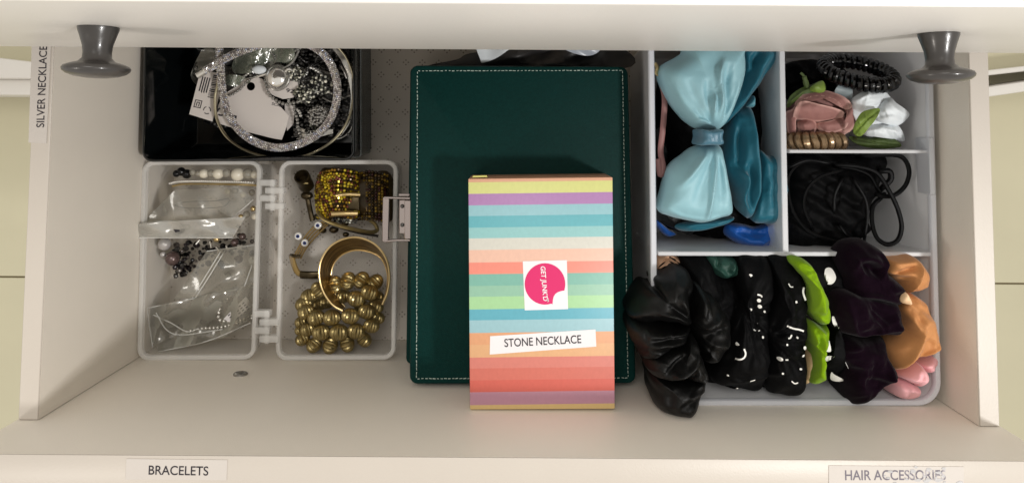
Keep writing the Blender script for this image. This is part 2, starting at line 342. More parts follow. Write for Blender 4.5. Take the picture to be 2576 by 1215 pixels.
# ---- sculpted cloth: outline, soft profile, folds along lines
def seg_dist(px, py, poly):
    best = np.full(px.shape, 1e9); tt = np.zeros(px.shape); n = len(poly)-1
    for i in range(n):
        ax, ay = poly[i][:2]; bx, by = poly[i+1][:2]; dx, dy = bx-ax, by-ay; L = dx*dx+dy*dy+1e-12
        t = np.clip(((px-ax)*dx+(py-ay)*dy)/L, 0, 1); d = np.hypot(px-ax-t*dx, py-ay-t*dy); m = d < best
        best = np.where(m, d, best); tt = np.where(m, (i+t)/n, tt)
    return best, tt
class Cloth:
    """outline in picture units at height z; h = puff; folds = [(points, amp, width)], amp in m, width in picture units"""
    def __init__(s, outline, z, h, centre=None, p=2.4, q=2.0, folds=(), gather=None, wr=.0008, wf=160, N=176, Mr=46, seed=0, under=.012, tilt=(0, 0), smooth=6, steep=.5, crease=.0011, ruff=2.0):
        pts = crom([P(x, y, z) for x, y in outline], smooth, True); pts = resample(pts+[pts[0]], sum((a-b).length for a, b in zip(pts, pts[1:]+pts[:1]))/N)[:N]
        N = len(pts); o = np.array([[a.x, a.y] for a in pts]); s.z, s.h = z, h
        o += np.array([[noise.noise(Vector((a.x*140, a.y*140, seed+.5))), noise.noise(Vector((a.x*140, a.y*140, seed+9.5)))] for a in pts])*ruff*PX(z)*1.6
        c = np.array(P(centre[0], centre[1], z)[:2]) if centre else o.mean(0)
        s.c = c; rho = np.linspace(0, 1, Mr)[1:]**.8
        X = np.concatenate([[c[0]], (c[0]+np.outer(rho, o[:, 0]-c[0])).ravel()]); Y = np.concatenate([[c[1]], (c[1]+np.outer(rho, o[:, 1]-c[1])).ravel()])
        R = np.concatenate([[0], np.repeat(rho, N)])
        rg = np.random.default_rng(seed+11); px = PX(z)
        Z = z+h*np.power(np.clip(1-R**p, 0, 1), 1/q)-h*steep
        Z += (X-c[0])*tilt[0]+(Y-c[1])*tilt[1]
        if gather:                                   # (centre, count, amp): folds fanning from a point
            gc = P(gather[0][0], gather[0][1], z); ang = np.arctan2(Y-gc.y, X-gc.x); rr = np.hypot(X-gc.x, Y-gc.y)/px
            ph = rg.uniform(0, 6, 4); g = 1-2*np.abs(np.sin(ang*gather[1]*.5+ph[0]+.9*np.sin(ang*2+ph[1])+.004*rr))+.7*(1-2*np.abs(np.sin(ang*gather[1]*.93+ph[2]+.01*rr)))
            amp = gather[2]*np.clip(rr/25, 0, 1)*np.clip(1.25-rr/gather[3], .15, 1); Z += amp*g*np.clip(1.15-R**4, 0, 1)
        if crease:
            q_ = np.empty_like(X)
            for i in range(len(X)):
                x_, y_ = X[i], Y[i]; n1 = noise.noise(Vector((x_*62+seed*3.7, y_*62, 0))); q_[i] = 1-3.2*abs(noise.noise(Vector((x_*95+1.2*n1, y_*70+n1*1.5, seed*1.3))))+.45*(1-3.2*abs(noise.noise(Vector((x_*190+n1, y_*170, seed*2.1+5)))))
            Z += crease*q_*np.clip(1.1-R**6, 0.1, 1)
        s.folds = [([tuple(P(a, b, z)[:2]) for a, b in pl], am, w*px) for pl, am, w in folds]
        s.wav = [(rg.normal(0, wf, 2), rg.uniform(0, 6), rg.uniform(.3, 1)*wr) for _ in range(7)]
        Z += s.extra(X, Y)
        g = Z[1:].reshape(Mr-1, N)
        for _ in range(3):
            gp = np.vstack([np.full((1, N), Z[0]), g]); g2 = .5*g+.125*(np.roll(g, 1, 1)+np.roll(g, -1, 1))
            inn_ = gp[:-1]; out_ = np.vstack([g[1:], g[-1:]]); g = g2+.125*(inn_+out_); Z[0] = .5*Z[0]+.5*g[0].mean()
        Z[1:] = g.ravel()
        # sideways wobble so folds are not pure height steps
        s.V = np.stack([X, Y, Z], 1); s.N, s.Mr = N, Mr-1; s.under = under; s.o = o
    def extra(s, X, Y):
        Z = np.zeros_like(X)
        for pl, am, w in s.folds:
            if len(pl) > 2: pl = [(v.x, v.y) for v in crom([Vector((a, b, 0)) for a, b in pl], 4)]
            d, t = seg_dist(X, Y, pl); Z += am*np.exp(-(d/w)**2)*np.clip(np.minimum(t*4, (1-t)*4)+.02, 0, 1)**.8
        for k, ph, a in s.wav: Z += a*np.sin(X*k[0]+Y*k[1]+ph)
        return Z
    def build(s, mb):
        N, Mr = s.N, s.Mr; V = [tuple(v) for v in s.V]; F = [(0, 1+i, 1+(i+1) % N) for i in range(N)]
        for j in range(Mr-1):
            for i in range(N): a = 1+j*N+i; b = 1+j*N+(i+1) % N; F.append((a, a+N, b+N, b))
        base = 1+(Mr-1)*N; k = len(V); zl = s.z-s.h*.5-s.under
        for i in range(N):
            x, y, zz = V[base+i]; V.append((s.c[0]+(x-s.c[0])*.96, s.c[1]+(y-s.c[1])*.96, min(zl, zz-.002)))
        for i in range(N): F.append((base+i, k+i, k+(i+1) % N, base+(i+1) % N))
        F.append(tuple(range(k, k+N))); mb.add(V, F); return mb
    def at(s, x, y):                              # surface height at a picture point (nearest vertex)
        p = P(x, y, s.z+s.h*.5); d = (s.V[:, 0]-p.x)**2+(s.V[:, 1]-p.y)**2; i = np.argpartition(d, 9)[:9]; w_ = 1/(d[i]+1e-7); return float((s.V[i, 2]*w_).sum()/w_.sum())
    def top(s, x, y, r):
        p = P(x, y, s.z+s.h*.5); d = np.hypot(s.V[:, 0]-p.x, s.V[:, 1]-p.y); k = d < max(r, .0012); return float(s.V[k, 2].max()) if k.any() else s.at(x, y)
    def obj(s, name, m, parent=None, **k):
        return s.build(MB()).obj(name, m, parent, angle=75, **k)
def sheet(outline, zf, t=.0004, n=6, smooth=True, res=22, wr=0, seed=0, mb=None):   # thin curved sheet (film, petal, leaf): radial grid
    rg = np.random.default_rng(seed+3); zf = zf if callable(zf) else (lambda x, y, q=zf: q)
    pts = [Vector((x, y, 0)) for x, y in outline]; pts = crom(pts, n, True) if smooth else [a.lerp(b, k/n) for a, b in zip(pts, pts[1:]+pts[:1]) for k in range(n)]
    N = len(pts); c = sum(pts, Vector())/N; wv = [(rg.normal(0, .05, 2), rg.uniform(0, 6), rg.uniform(.4, 1)*wr) for _ in range(5)]
    def H(x, y): return zf(x, y)+sum(a*math.sin(k[0]*x+k[1]*y+p) for k, p, a in wv)
    top = [P(c.x, c.y, H(c.x, c.y))]
    for j in range(1, res+1):
        for p in pts: q = c.lerp(p, j/res); top.append(P(q.x, q.y, H(q.x, q.y)))
    F = [(0, 1+i, 1+(i+1) % N) for i in range(N)]
    for j in range(res-1):
        for i in range(N): a = 1+j*N+i; b = 1+j*N+(i+1) % N; F.append((a, a+N, b+N, b))
    K = len(top); bot = [p-Vector((0, 0, t)) for p in top]; F2 = [tuple(K+i for i in f[::-1]) for f in F]
    e = 1+(res-1)*N; F3 = [(e+i, e+K+i, e+K+(i+1) % N, e+(i+1) % N) for i in range(N)]
    return (mb or MB()).add(top+bot, F+F2+F3)
def flat_poly(pts, z, t=.0003, mb=None):
    return (mb or MB()).prism([P(x, y, z)[:2] for x, y in pts], z-t, z)
# =================================================================== the setting
XL, XR, H, YF, HP, YC = -.3163, .3147, .2039, -.1989, .2592, .0461
WT = .0133
ZR = -.70
fl = MB().box(-1.9, 1.9, -1.3, 1.3, ZR-.03, ZR-.004).obj('floor', M['grout'], kind='structure')
tm = None
for j in range(-2, 3):
    for i in range(-4, 4):
        x0, y0 = i*.45+.2, -.278+j*.45
        if tm is None: tm = MB().box(.0015, .4485, .0015, .4485, -.01, 0).mesh('tile', M['tile'], smooth=False, bevel=.0008, bseg=1)
        link('tile', tm, fl, Matrix.Translation((x0, y0, ZR+RNG.uniform(-.0003, .0003))))
# low white plinth left of the drawer, two white rails right of it (far below, on the tiles)
zp = ZR+.13
mb = MB().prism([P(x, y, zp)[:2] for x, y in ((-420, 96), (150, 164), (150, 199), (-420, 196))], ZR, zp)
mb.prism([P(x, y, zp-.02)[:2] for x, y in ((-420, 197), (150, 200), (150, 241), (-420, 238))], ZR, zp-.02)
tag(mb.obj('plinth_board', M['white'], bevel=.004), 'cream plinth board with a ledge standing on the tiles left of the open drawer', 'plinth')
rails = thing('floor_rail', 'pair of slanting white rails low over the tiles right of the open drawer', 'rail', P(2550, 200, ZR))
for a, b, w in (((2380, 196), (2900, 136), 7), ((2380, 247), (2900, 172), 13)):
    z = ZR+.10; p, q = P(*a, z), P(*b, z); d = (q-p).normalized(); nrm = Vector((-d.y, d.x, 0))*w*PX(z)
    MB().prism([(p+nrm)[:2], (p-nrm)[:2], (q-nrm)[:2], (q+nrm)[:2]], ZR, z).obj('rail', M['white'], rails, bevel=.004)
# =================================================================== the open drawer
dr = thing('drawer', 'white open drawer holding jewellery boxes and hair accessories', 'drawer', (0, YF, 0))
MB().box(XL-.005, XR+.005, YF, .32, -.006, 0).obj('bottom_panel', M['liner'], dr, smooth=False)
sp_ = MB().box(XL-WT, XL, YF, .32, -.016, H-.0012).obj('side_panel', M['inner'], dr, smooth=False); MB().box(XL-WT, XL, YF, .32, H-.0012, H).obj('toned_edge', M['edge'], sp_, bevel=.0005, bseg=1)  # thin top strip carries the foil colour darkened against the light
sp_ = MB().box(XR, XR+WT, YF, .32, -.016, H-.0012).obj('side_panel', M['inner'], dr, smooth=False); MB().box(XR, XR+WT, YF, .32, H-.0012, H).obj('toned_edge', M['edge'], sp_, bevel=.0005, bseg=1)
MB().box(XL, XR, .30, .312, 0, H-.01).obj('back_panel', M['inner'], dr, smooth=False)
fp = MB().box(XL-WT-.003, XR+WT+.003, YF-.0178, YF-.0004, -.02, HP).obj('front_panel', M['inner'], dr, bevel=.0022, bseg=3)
MB().box(XL-WT-.003, XR+WT+.003, YF-.0182, YF+.0000, HP-.0010, HP+.0003).obj('toned_edge', M['edge'], fp, bevel=.0006, bseg=2)
# cam fitting on the inside of the front panel
yq = YF-.0004
def onpanel(x, y):                         # picture point on the front panel's inner face -> x, z
    d = ROT @ np.array([(x-1288)/FPX, -(y-PPY)/FPX, -1.0]); t = yq/d[1]; return d[0]*t, CH+d[2]*t
cx, cz = onpanel(605, 942)
mb = MB().lathe([(.0056, 0), (.0056, .0010), (.005, .0016), (.004, .0013), (.003, .0007)], (cx, yq, cz), (0, 1, 0), 24)
mb.box(cx-.0045, cx+.0045, yq, yq+.0016, cz-.0008, cz+.0008); mb.box(cx-.0008, cx+.0008, yq, yq+.0018, cz-.004, cz+.004)
mb.obj('cam_fitting', M['oldsilver'], dr, label='small round metal fitting on the inner face of the drawer front')
# labels stuck on the drawer edges
zt = H+.0003
ls = MB().prism([P(x, y, zt)[:2] for x, y in ((82, 60), (131, 60), (117, 361), (72, 359))], zt-.0002, zt+.0002).obj('label_strip', M['paper'], dr, smooth=False, label='white paper strip reading SILVER NECKLACE')
def lbl_text(body, a, b, hgt, z, m, parent, up=False):
    pa, pb = P(*a, z), P(*b, z); d = pb-pa
    return text(body, (pa+pb)/2, hgt*PX(z), math.atan2(d.y, d.x), m, parent, width=d.length)
lbl_text('SILVER NECKLACE', (101, 321), (109, 116), 20, zt+.00035, M['ink'], ls)
zt = HP+.0005
ls = MB().prism([P(x, y, zt)[:2] for x, y in ((318, 1153), (572, 1156), (570, 1207), (316, 1205))], zt-.0002, zt+.0002).obj('label_strip', M['paper'], dr, smooth=False, label='white paper strip reading BRACELETS')
lbl_text('BRACELETS', (374, 1181.5), (524, 1184), 22, zt+.00035, M['ink'], ls)
ls = MB().prism([P(x, y, zt)[:2] for x, y in ((2085, 1170), (2424, 1173), (2424, 1222), (2085, 1220))], zt-.0002, zt+.0002).obj('label_strip', M['paper'], dr, smooth=False, label='worn paper strip with half faded HAIR ACCESSORIES')
lbl_text('HAIR ACCESSORIES', (2126, 1194.5), (2379, 1194), 24, zt+.00035, M['wornink'], ls)
mb = MB()
for i in range(26):                        # torn flecks of tape left on the worn label
    x, y = RNG.normal(2335, 50), RNG.uniform(1170, 1216); r = RNG.uniform(3, 9)
    if not 2200 < x < 2440: continue
    mb.prism([P(x+r*math.cos(a)*RNG.uniform(.5, 1.5), y+.6*r*math.sin(a)*RNG.uniform(.6, 1.3), zt)[:2] for a in np.linspace(0, 6.28, 7)[:-1]], zt+.0002, zt+.0004+i*4e-6)
mb.obj('tape_fleck', mat('tape_residue', (214, 212, 212), .3, alpha=.55), ls, kind='stuff', smooth=False)
# =================================================================== the closed drawer above
ud = thing('upper_drawer', 'closed white drawer with two dark grey knobs above the open drawer', 'drawer', (0, YC, HP+.004))
MB().box(-.40, .40, YC, YC+.019, HP+.004, .4475).obj('drawer_front', M['white'], ud, bevel=.0015, bseg=2)
MB().box(-.36, .36, YC+.0195, .40, HP+.02, .43).obj('drawer_body', M['shade_in'], ud, smooth=False)
kn = [(.0094, 0), (.0093, .0012), (.0080, .0050), (.0068, .0090), (.0064, .0125), (.0066, .0150), (.0082, .0168), (.0118, .0178), (.0146, .0190), (.0153, .0202), (.0150, .0213), (.0132, .0228), (.0098, .0240), (.0050, .0247), (.0008, .0249)]
for bx, by, tx in ((248, 69, 242), (2361, 85, 2366)):
    z = .37
    for _ in range(20):
        z += (P(bx, by, z).y-YC)*3
    b = P(bx, by, z); t = P(tx, 180, z); b.y = YC
    MB().lathe(kn, b, (t.x-b.x, -.0235, 0), 40).obj('knob', M['knob'], ud, angle=60)
# =================================================================== black tray with silver jewellery
bz = .085
c = [P(356, 408, bz), P(893, 404, bz), P(894, 60, bz), P(362, 62, bz)]
bt = thing('black_tray', 'black plastic tray full of silver jewellery at the back left of the drawer', 'tray', (P(620, 250, 0).x, P(620, 250, 0).y, 0))
tray_mesh(c, .0005, bz, .009, .0022, .007, lip=.0).obj('tray_shell', M['black_pl'], bt)
mb = MB(); loft(mb, [rr_loop(c, .01, .03, 5, .0035), rr_loop(c, .01, .03, 5, .006), rr_loop(c, .01, .034, 5, .006), rr_loop(c, .01, .034, 5, .0035)], False, False); mb.obj('floor_ridge', M['black_pl'], bt)
c2 = [P(866, 398, .05), P(910, 396, .05), P(909, 60, .05), P(866, 60, .05)]
tag(tray_mesh([P(884, 399, .06), P(909, 397, .06), P(908, 60, .06), P(884, 60, .06)], .0006, .06, .004, .001, .002).obj('clear_sleeve', mat('smoky_film', (120, 124, 122), .2, alpha=.45)), 'thin smoky clear plastic sleeve standing along the right side of the black tray', 'sleeve')
SG = 'silver jewellery heaped in the black tray'
# --- cards and tags
def card(name, pts, z, label, t=.0006, tilt=0, group=None):
    o = MB().prism([P(x, y, z)[:2] for x, y in pts], lambda x, y: z-t+tilt*x, lambda x, y: z+tilt*x).obj(name, M['card'], smooth=False)
    return tag(o, label, 'price tag', group)
zt = .060
o = card('price_tag', ((505, 176), (566, 188), (534, 306), (476, 288)), zt, 'white price tag with a barcode under the rhinestone collar', group='white tags in the black tray')
def mark(pts, z, mb): mb.prism([P(x, y, z)[:2] for x, y in pts], z, z+.0002)
mb = MB(); ux, uy = np.array((61, 12))/62, np.array((-30, 112))/116; og = np.array((505, 178))
def tp(u, v): return tuple(og+ux*u+uy*v)
v = 4.0
while v < 62:
    w = RNG.choice([1.4, 2.2, 3.2]); mark([tp(34, v), tp(54, v), tp(54, v+w), tp(34, v+w)], zt, mb); v += w+RNG.choice([1.6, 2.6])
for k in range(4): mark([tp(8+k*6, 14), tp(11+k*6, 14), tp(11+k*6, 52+RNG.uniform(-8, 8)), tp(8+k*6, 52)], zt, mb)
for a, b in ((6, 70), (20, 70)): pass
for u0, u1, v0, v1 in ((6, 24, 74, 76), (6, 24, 92, 94), (6, 8, 74, 94), (22, 24, 74, 94), (11, 19, 79, 81), (11, 13, 79, 90), (17, 19, 79, 90)): mark([tp(u0, v0), tp(u1, v0), tp(u1, v1), tp(u0, v1)], zt, mb)
def recyc(cx, cy, r, z, mb, solid):
    for k in range(3):
        a0, a1 = math.radians(90+120*k+12), math.radians(90+120*k+92); w = 4.2 if solid else 2.0
        A = [(cx+math.cos(t)*r, cy-math.sin(t)*r) for t in np.linspace(a0, a1, 4)]; B = [(cx+math.cos(t)*(r-w), cy-math.sin(t)*(r-w)) for t in np.linspace(a1, a0, 4)]
        mark(A+B, z, mb)
recyc(521, 278, 10, zt, mb, False)
mb.obj('printed_mark', M['ink'], o, smooth=False)
zt = .063
hole = [(631+10.5*math.cos(a), 218+10.5*math.sin(a)) for a in np.linspace(0, 2*math.pi, 17)[:-1]]
outer = [(640, 193), (660, 199), (672, 218), (684, 245), (702, 272), (728, 286), (722, 316), (708, 354), (600, 327), (543, 309), (550, 262), (563, 238), (598, 216), (618, 198)]
# ring-wise bridge between hole and outline
ol = [np.array(q) for q in outer]; ang = lambda q: math.atan2(q[1]-218, q[0]-631)
rays = []
for k in range(48):
    a = 2*math.pi*k/48; d = np.array((math.cos(a), math.sin(a))); best = 1e9
    for i in range(len(ol)):
        p1, p2 = ol[i]-np.array((631, 218)), ol[(i+1) % len(ol)]-np.array((631, 218)); e = p2-p1; den = d[0]*e[1]-d[1]*e[0]
        if abs(den) < 1e-9: continue
        t = (p1[0]*e[1]-p1[1]*e[0])/den; s_ = (p1[0]*d[1]-p1[1]*d[0])/den
        if t > 0 and -1e-6 <= s_ <= 1+1e-6: best = min(best, t)
    rays.append((a, best))
inn = [P(631+10.5*math.cos(a), 218+10.5*math.sin(a), zt) for a, r in rays]; out = [P(631+r*math.cos(a), 218+r*math.sin(a), zt) for a, r in rays]; dn = Vector((0, 0, -.0006))
mb = MB(); loft(mb, [inn, out, [p+dn for p in out], [p+dn for p in inn], inn], False, False)
o = tag(mb.obj('price_tag', M['card'], smooth=False), 'large white swing tag with a punched black hole inside the rhinestone collar', 'price tag', 'white tags in the black tray')
mb = MB(); recyc(556, 282, 11, zt, mb, True)
for u in range(3): mark([(579+u*6, 292+u*2), (583+u*6, 293+u*2), (581+u*6, 303+u*2), (577+u*6, 302+u*2)], zt, mb)
mark([(585, 289), (596, 292), (594, 303), (590, 302), (591, 294), (585, 293)], zt, mb); mb.obj('printed_mark', M['ink'], o, smooth=False)
pa, pb = P(684, 261, zt+.0003), P(712, 268, zt+.0003)
text('SCAN', (pa+pb)/2, 7*PX(zt), math.atan2(pb.y-pa.y, pb.x-pa.x), M['ink'], o, width=(pb-pa).length)
o = card('price_tag', ((664, 200), (748, 205), (752, 226), (738, 246), (712, 250), (686, 240), (668, 222)), .066, 'small rounded white tag tucked under the silver dome pendant', group='white tags in the black tray')
pa, pb = P(720, 228, .0663), P(748, 232, .0663); text('925', (pa+pb)/2, 10*PX(.066), math.atan2(pb.y-pa.y, pb.x-pa.x), M['ink'], o, width=(pb-pa).length)
card('price_tag', ((716, 262), (742, 268), (738, 312), (722, 330), (718, 300)), .058, 'narrow strip of white card behind the dangling bead chain in the black tray', group='white tags in the black tray')
# --- rhinestone collar
rp = path3([(506, 186, .070), (530, 170, .072), (570, 146, .078), (620, 125, .080), (690, 106, .076), (760, 108, .072), (808, 132, .072), (836, 170, .072), (849, 225, .072), (838, 285, .072), (806, 332, .072), (755, 362, .072), (700, 372, .072), (650, 361, .072), (606, 332, .072), (577, 292, .072), (562, 242, .072), (556, 192, .072), (553, 140, .071), (551, 90, .068)], 12)
rn = thing('rhinestone_collar', 'thick rhinestone tube collar curled in a big loop on the black tray', 'necklace', P(700, 240, .0))
MB().tube(rp, .0030, 10).obj('collar_tube', M['rhine_core'], rn)
mb = MB(); rs = resample(rp, .0016); prev = None
for i in range(3, len(rs)-1):
    t = (rs[i+1]-rs[i-1]).normalized(); u = Vector((0, 0, 1)).cross(t).normalized(); w = t.cross(u)
    for k in range(11):
        q = 2*math.pi*(k+.5*(i % 2))/11
        if math.sin(q) < -.55: continue
        d = u*math.cos(q)+w*math.sin(q); cpt = rs[i]+d*.0030; r = .00088
        a, b2 = t, d.cross(t); vs = [cpt+a*r, cpt+b2*r, cpt-a*r, cpt-b2*r, cpt+d*.00062+a*RNG.uniform(-.4, .4)*r+b2*RNG.uniform(-.4, .4)*r]
        mb.add(vs, [(0, 1, 4), (1, 2, 4), (2, 3, 4), (3, 0, 4)])
mb.obj('rhinestone', M['rhine'], rn, kind='stuff', smooth=False)
pp = path3([(497, 191, .070), (512, 182, .0705), (528, 172, .071)], 4); MB().tube(pp, .0031, 12).obj('end_cap', M['silver'], rn)
# --- wire collar
wp = path3([(552, 150, .066), (548, 210, .066), (541, 250, .066), (546, 300, .066), (572, 346, .066), (622, 380, .066), (692, 398, .066), (764, 393, .066), (828, 362, .066), (868, 318, .066), (886, 268, .066), (890, 200, .066), (874, 150, .066), (845, 112, .066)], 10)
tag(MB().tube(wp, .0013, 8).obj('wire_collar', mat('pale_gold_wire', (190, 182, 156), .22, 1)), 'thin pale gold wire collar looping outside the rhinestone collar', 'necklace')
o = thing('wire_bundle', 'bundle of fine silver wires curving along the right edge of the black tray', 'necklace', P(870, 200, .03))
for k in range(7):
    q = k*3.2; MB().tube(path3([(828+q, 112, .058), (858+q*.7, 150, .060+.001*k), (876+q*.45, 195, .058), (884+q*.3, 250, .055), (872+q*.4, 306, .054), (846+q*.6, 342, .052)], 8), .0006, 6).obj('wire', M['silver'], o)
o = thing('wire_bundle', 'flat sheaf of fine silver strands lying at the bottom of the rhinestone collar', 'necklace', P(790, 340, .03))
for k in range(12):
    a = k*3.2; MB().tube(path3([(738+RNG.uniform(0, 14), 318+a*.9, .052), (770, 326+a*.62+RNG.uniform(-2, 2), .056), (800, 330+a*.4, .056), (838-RNG.uniform(0, 8), 326+a*.25, .054)], 6), .0005, 6).obj('wire', M['silver'], o)
tag(MB().tube(path3([(640, 196, .068), (672, 186, .071), (706, 176, .071), (735, 158, .069), (752, 128, .066)], 8), .0009, 6).obj('bent_wire', M['silver']), 'bent bright silver wire pointing at the dome pendant', 'necklace wire')
tag(MB().tube(path3([(838, 352, .05), (862, 346, .05), (880, 330, .05), (888, 312, .05)], 6), .0006, 6).obj('bent_wire', M['silver']), 'short pale wire curve in the lower right corner of the black tray', 'necklace wire')
tag(MB().tube(path3([(858, 168, .064), (866, 182, .065), (872, 198, .064)], 6), .0008, 6).obj('ear_hook', M['silver']), 'small silver ear hook beside the right arc of the rhinestone collar', 'earring')
# --- dome pendant, brooches
pd = thing('dome_pendant', 'shiny silver dome pendant with a mirror finish in the black tray', 'pendant', P(698, 200, .05))
q = P(697, 196, .071); mb = MB(); mb.ball(q, .0096, 18, 10, 1, 1.05, .62); me = mb
for i, vv in enumerate(mb.v): pass
mb.obj('dome', mat('mirror_silver', (244, 242, 238), .05, .9, bump=1.0, bscale=150), pd)
MB().tube([q+Vector((.0100*math.cos(a), .0105*math.sin(a), -.001)) for a in np.linspace(0, 2*math.pi, 25)[:-1]], .0011, 8, True).obj('bezel', M['oldsilver'], pd)
MB().tube(path3([(716, 182, .072), (726, 174, .074), (735, 178, .072)], 5), .0011, 8).obj('bail', M['silver'], pd)
def cluster(name, label, cx, cy, z, rad, n, m, br=(.0008, .0016), cat='brooch', parent=None):
    mb = MB(); rg = np.random.default_rng(int(cx))
    for k in range(n):
        a, r = rg.uniform(0, 6.28), rad*math.sqrt(rg.uniform(0, 1)); p = P(cx+r*math.cos(a), cy+r*.85*math.sin(a), z+.006*(1-(r/rad)**2)+rg.uniform(-.001, .001))
        mb.ball(p, rg.uniform(*br), 6, 4, 1, 1, .8)
    return tag(mb.obj(name, m, smooth=False), label, cat)
cluster('crystal_brooch', 'sparkling crystal brooch right of the dome pendant', 766, 237, .068, 26, 110, M['crystal'])
cluster('crystal_brooch', 'clear crystal flower brooch above the dome pendant', 742, 185, .066, 22, 80, M['crystal'])
cluster('beaded_ball', 'dull silver beaded ball below the crystal brooches', 803, 292, .066, 30, 160, M['oldsilver'], (.0009, .0014), 'bead ball')
cluster('crystal_brooch', 'small row of crystals under the beaded ball', 784, 328, .058, 16, 16, M['crystal'])
cluster('crystal_brooch', 'dark crystal spray against the right arc of the rhinestone collar', 808, 212, .064, 30, 90, M['crystal'])
q = P(652, 176, .072); tag(MB().ball(q, .0052, 12, 8, 1.2, .75, .6).obj('shell_bead', M['petalw']), 'glossy white shell bead beside the bent silver wire', 'bead')
q = P(640, 230, .066)
# --- bead chains
def chain(pts, r, m, name, label, group=None, step=None, cat='chain', box_=False):
    mb = MB()
    for i, p in enumerate(resample(path3(pts, 10), step or r*1.9)):
        if box_: mb.ball(p, r, 6, 4, 1, 1, .55+.4*(i % 2))
        else: mb.ball(p, r, 7, 5)
    return tag(mb.obj(name, m), label, cat, group)
chain([(558, 150, .066), (562, 200, .067), (570, 240, .067), (600, 228, .066), (622, 205, .067), (644, 192, .069), (668, 190, .069)], .0013, M['oldsilver'], 'bead_chain', 'dark bead chain running along the top edge of the large swing tag')
chain([(668, 205, .071), (674, 232, .07), (690, 250, .069), (715, 262, .068), (745, 258, .068), (770, 250, .067)], .0017, M['oldsilver'], 'bead_chain', 'dark bead chain hugging the lower side of the dome pendant', box_=True)
chain([(738, 258, .068), (741, 280, .068), (748, 300, .067), (750, 322, .066), (758, 345, .062), (776, 356, .06), (790, 348, .06)], .0016, M['oldsilver'], 'bead_chain', 'dark rope chain dangling beside the large swing tag', box_=True)
chain([(505, 296, .012), (525, 302, .012), (540, 312, .011), (552, 320, .010), (568, 318, .010)], .0019, M['blacken'], 'bead_chain', 'black link chain on the tray floor under the barcode tag', step=.0036)
chain([(892, 120, .066), (890, 170, .066), (893, 215, .066), (888, 255, .064)], .0016, M['oldsilver'], 'bead_chain', 'silver ball chain along the right rim of the black tray', step=.0042)
rg = np.random.default_rng(21)
for k in range(44):
    cx, cy = rg.uniform(600, 872), rg.uniform(118, 250 if k % 3 else 330)
    if cx < 740 and cy > 185: cy = rg.uniform(112, 170)
    pts = [(cx, cy, rg.uniform(.04, .058))]; a = rg.uniform(0, 6.28)
    for _ in range(6):
        a += rg.normal(0, 1.0); nx, ny = pts[-1][0]+26*math.cos(a), pts[-1][1]+20*math.sin(a); pts.append((min(max(nx, 590), 878), min(max(ny, 108), 345), rg.uniform(.042, .062)))
    chain(pts, rg.uniform(.0009, .0017), (M['oldsilver'], M['blacken'], M['silver'])[k % 3], 'bead_chain', 'tangled dark silver chain in the heap inside the rhinestone collar', 'tangled dark silver chains in the black tray', box_=k % 2 == 0)
for k, lab in enumerate(('dull dark silver mass of small beads and knotted chains filling the rhinestone collar', )):
    mb = MB()
    for i in range(1100):
        x, y = rg.uniform(590, 884), rg.uniform(105, 345)
        if (x < 735 and y > 190): continue
        mb.ball(P(x, y, rg.uniform(.036, .056)), rg.uniform(.0009, .0024), 6, 4, 1, rg.uniform(.4, 1.2), .7)
    tag(mb.obj('chain_heap', M['blacken']), lab, 'chain heap')['kind'] = 'stuff'
# --- film scraps in the tray
o = tag(sheet([(590, 150), (640, 122), (700, 108), (738, 118), (735, 160), (700, 155), (668, 176), (610, 186), (586, 180)], .062, .0003, wr=.004, seed=4).obj('film_bag', M['greenpl']), 'crumpled pale greenish plastic bag at the top of the black tray', 'plastic bag')
tag(sheet([(568, 192), (600, 190), (630, 206), (600, 216), (572, 214)], .066, .0003, wr=.003, seed=5).obj('film_scrap', M['greenpl']), 'small pale leaf shaped film scrap left of the large swing tag', 'plastic scrap')
tag(sheet([(480, 190), (500, 140), (516, 122), (560, 120), (556, 160), (512, 176), (498, 214)], .056, .0003, wr=.005, seed=6).obj('film_bag', M['film']), 'clear film bag around the tip of the rhinestone collar', 'plastic bag')
tag(sheet([(384, 150), (440, 170), (462, 230), (470, 300), (380, 330), (372, 240)], .006, .0002, wr=.001, seed=8, smooth=False).obj('film_bag', mat('dim_film', (150, 155, 155), .2, alpha=.10, bump=.4, bscale=50)), 'dim clear bag lying flat on the left floor of the black tray', 'plastic bag')
MBt = MB().tube(path3([(404, 162, .03), (424, 186, .03), (440, 205, .03)], 5), .0005, 5); tag(MBt.obj('tag_thread', M['silver']), 'short clear plastic thread on the left of the black tray', 'thread')
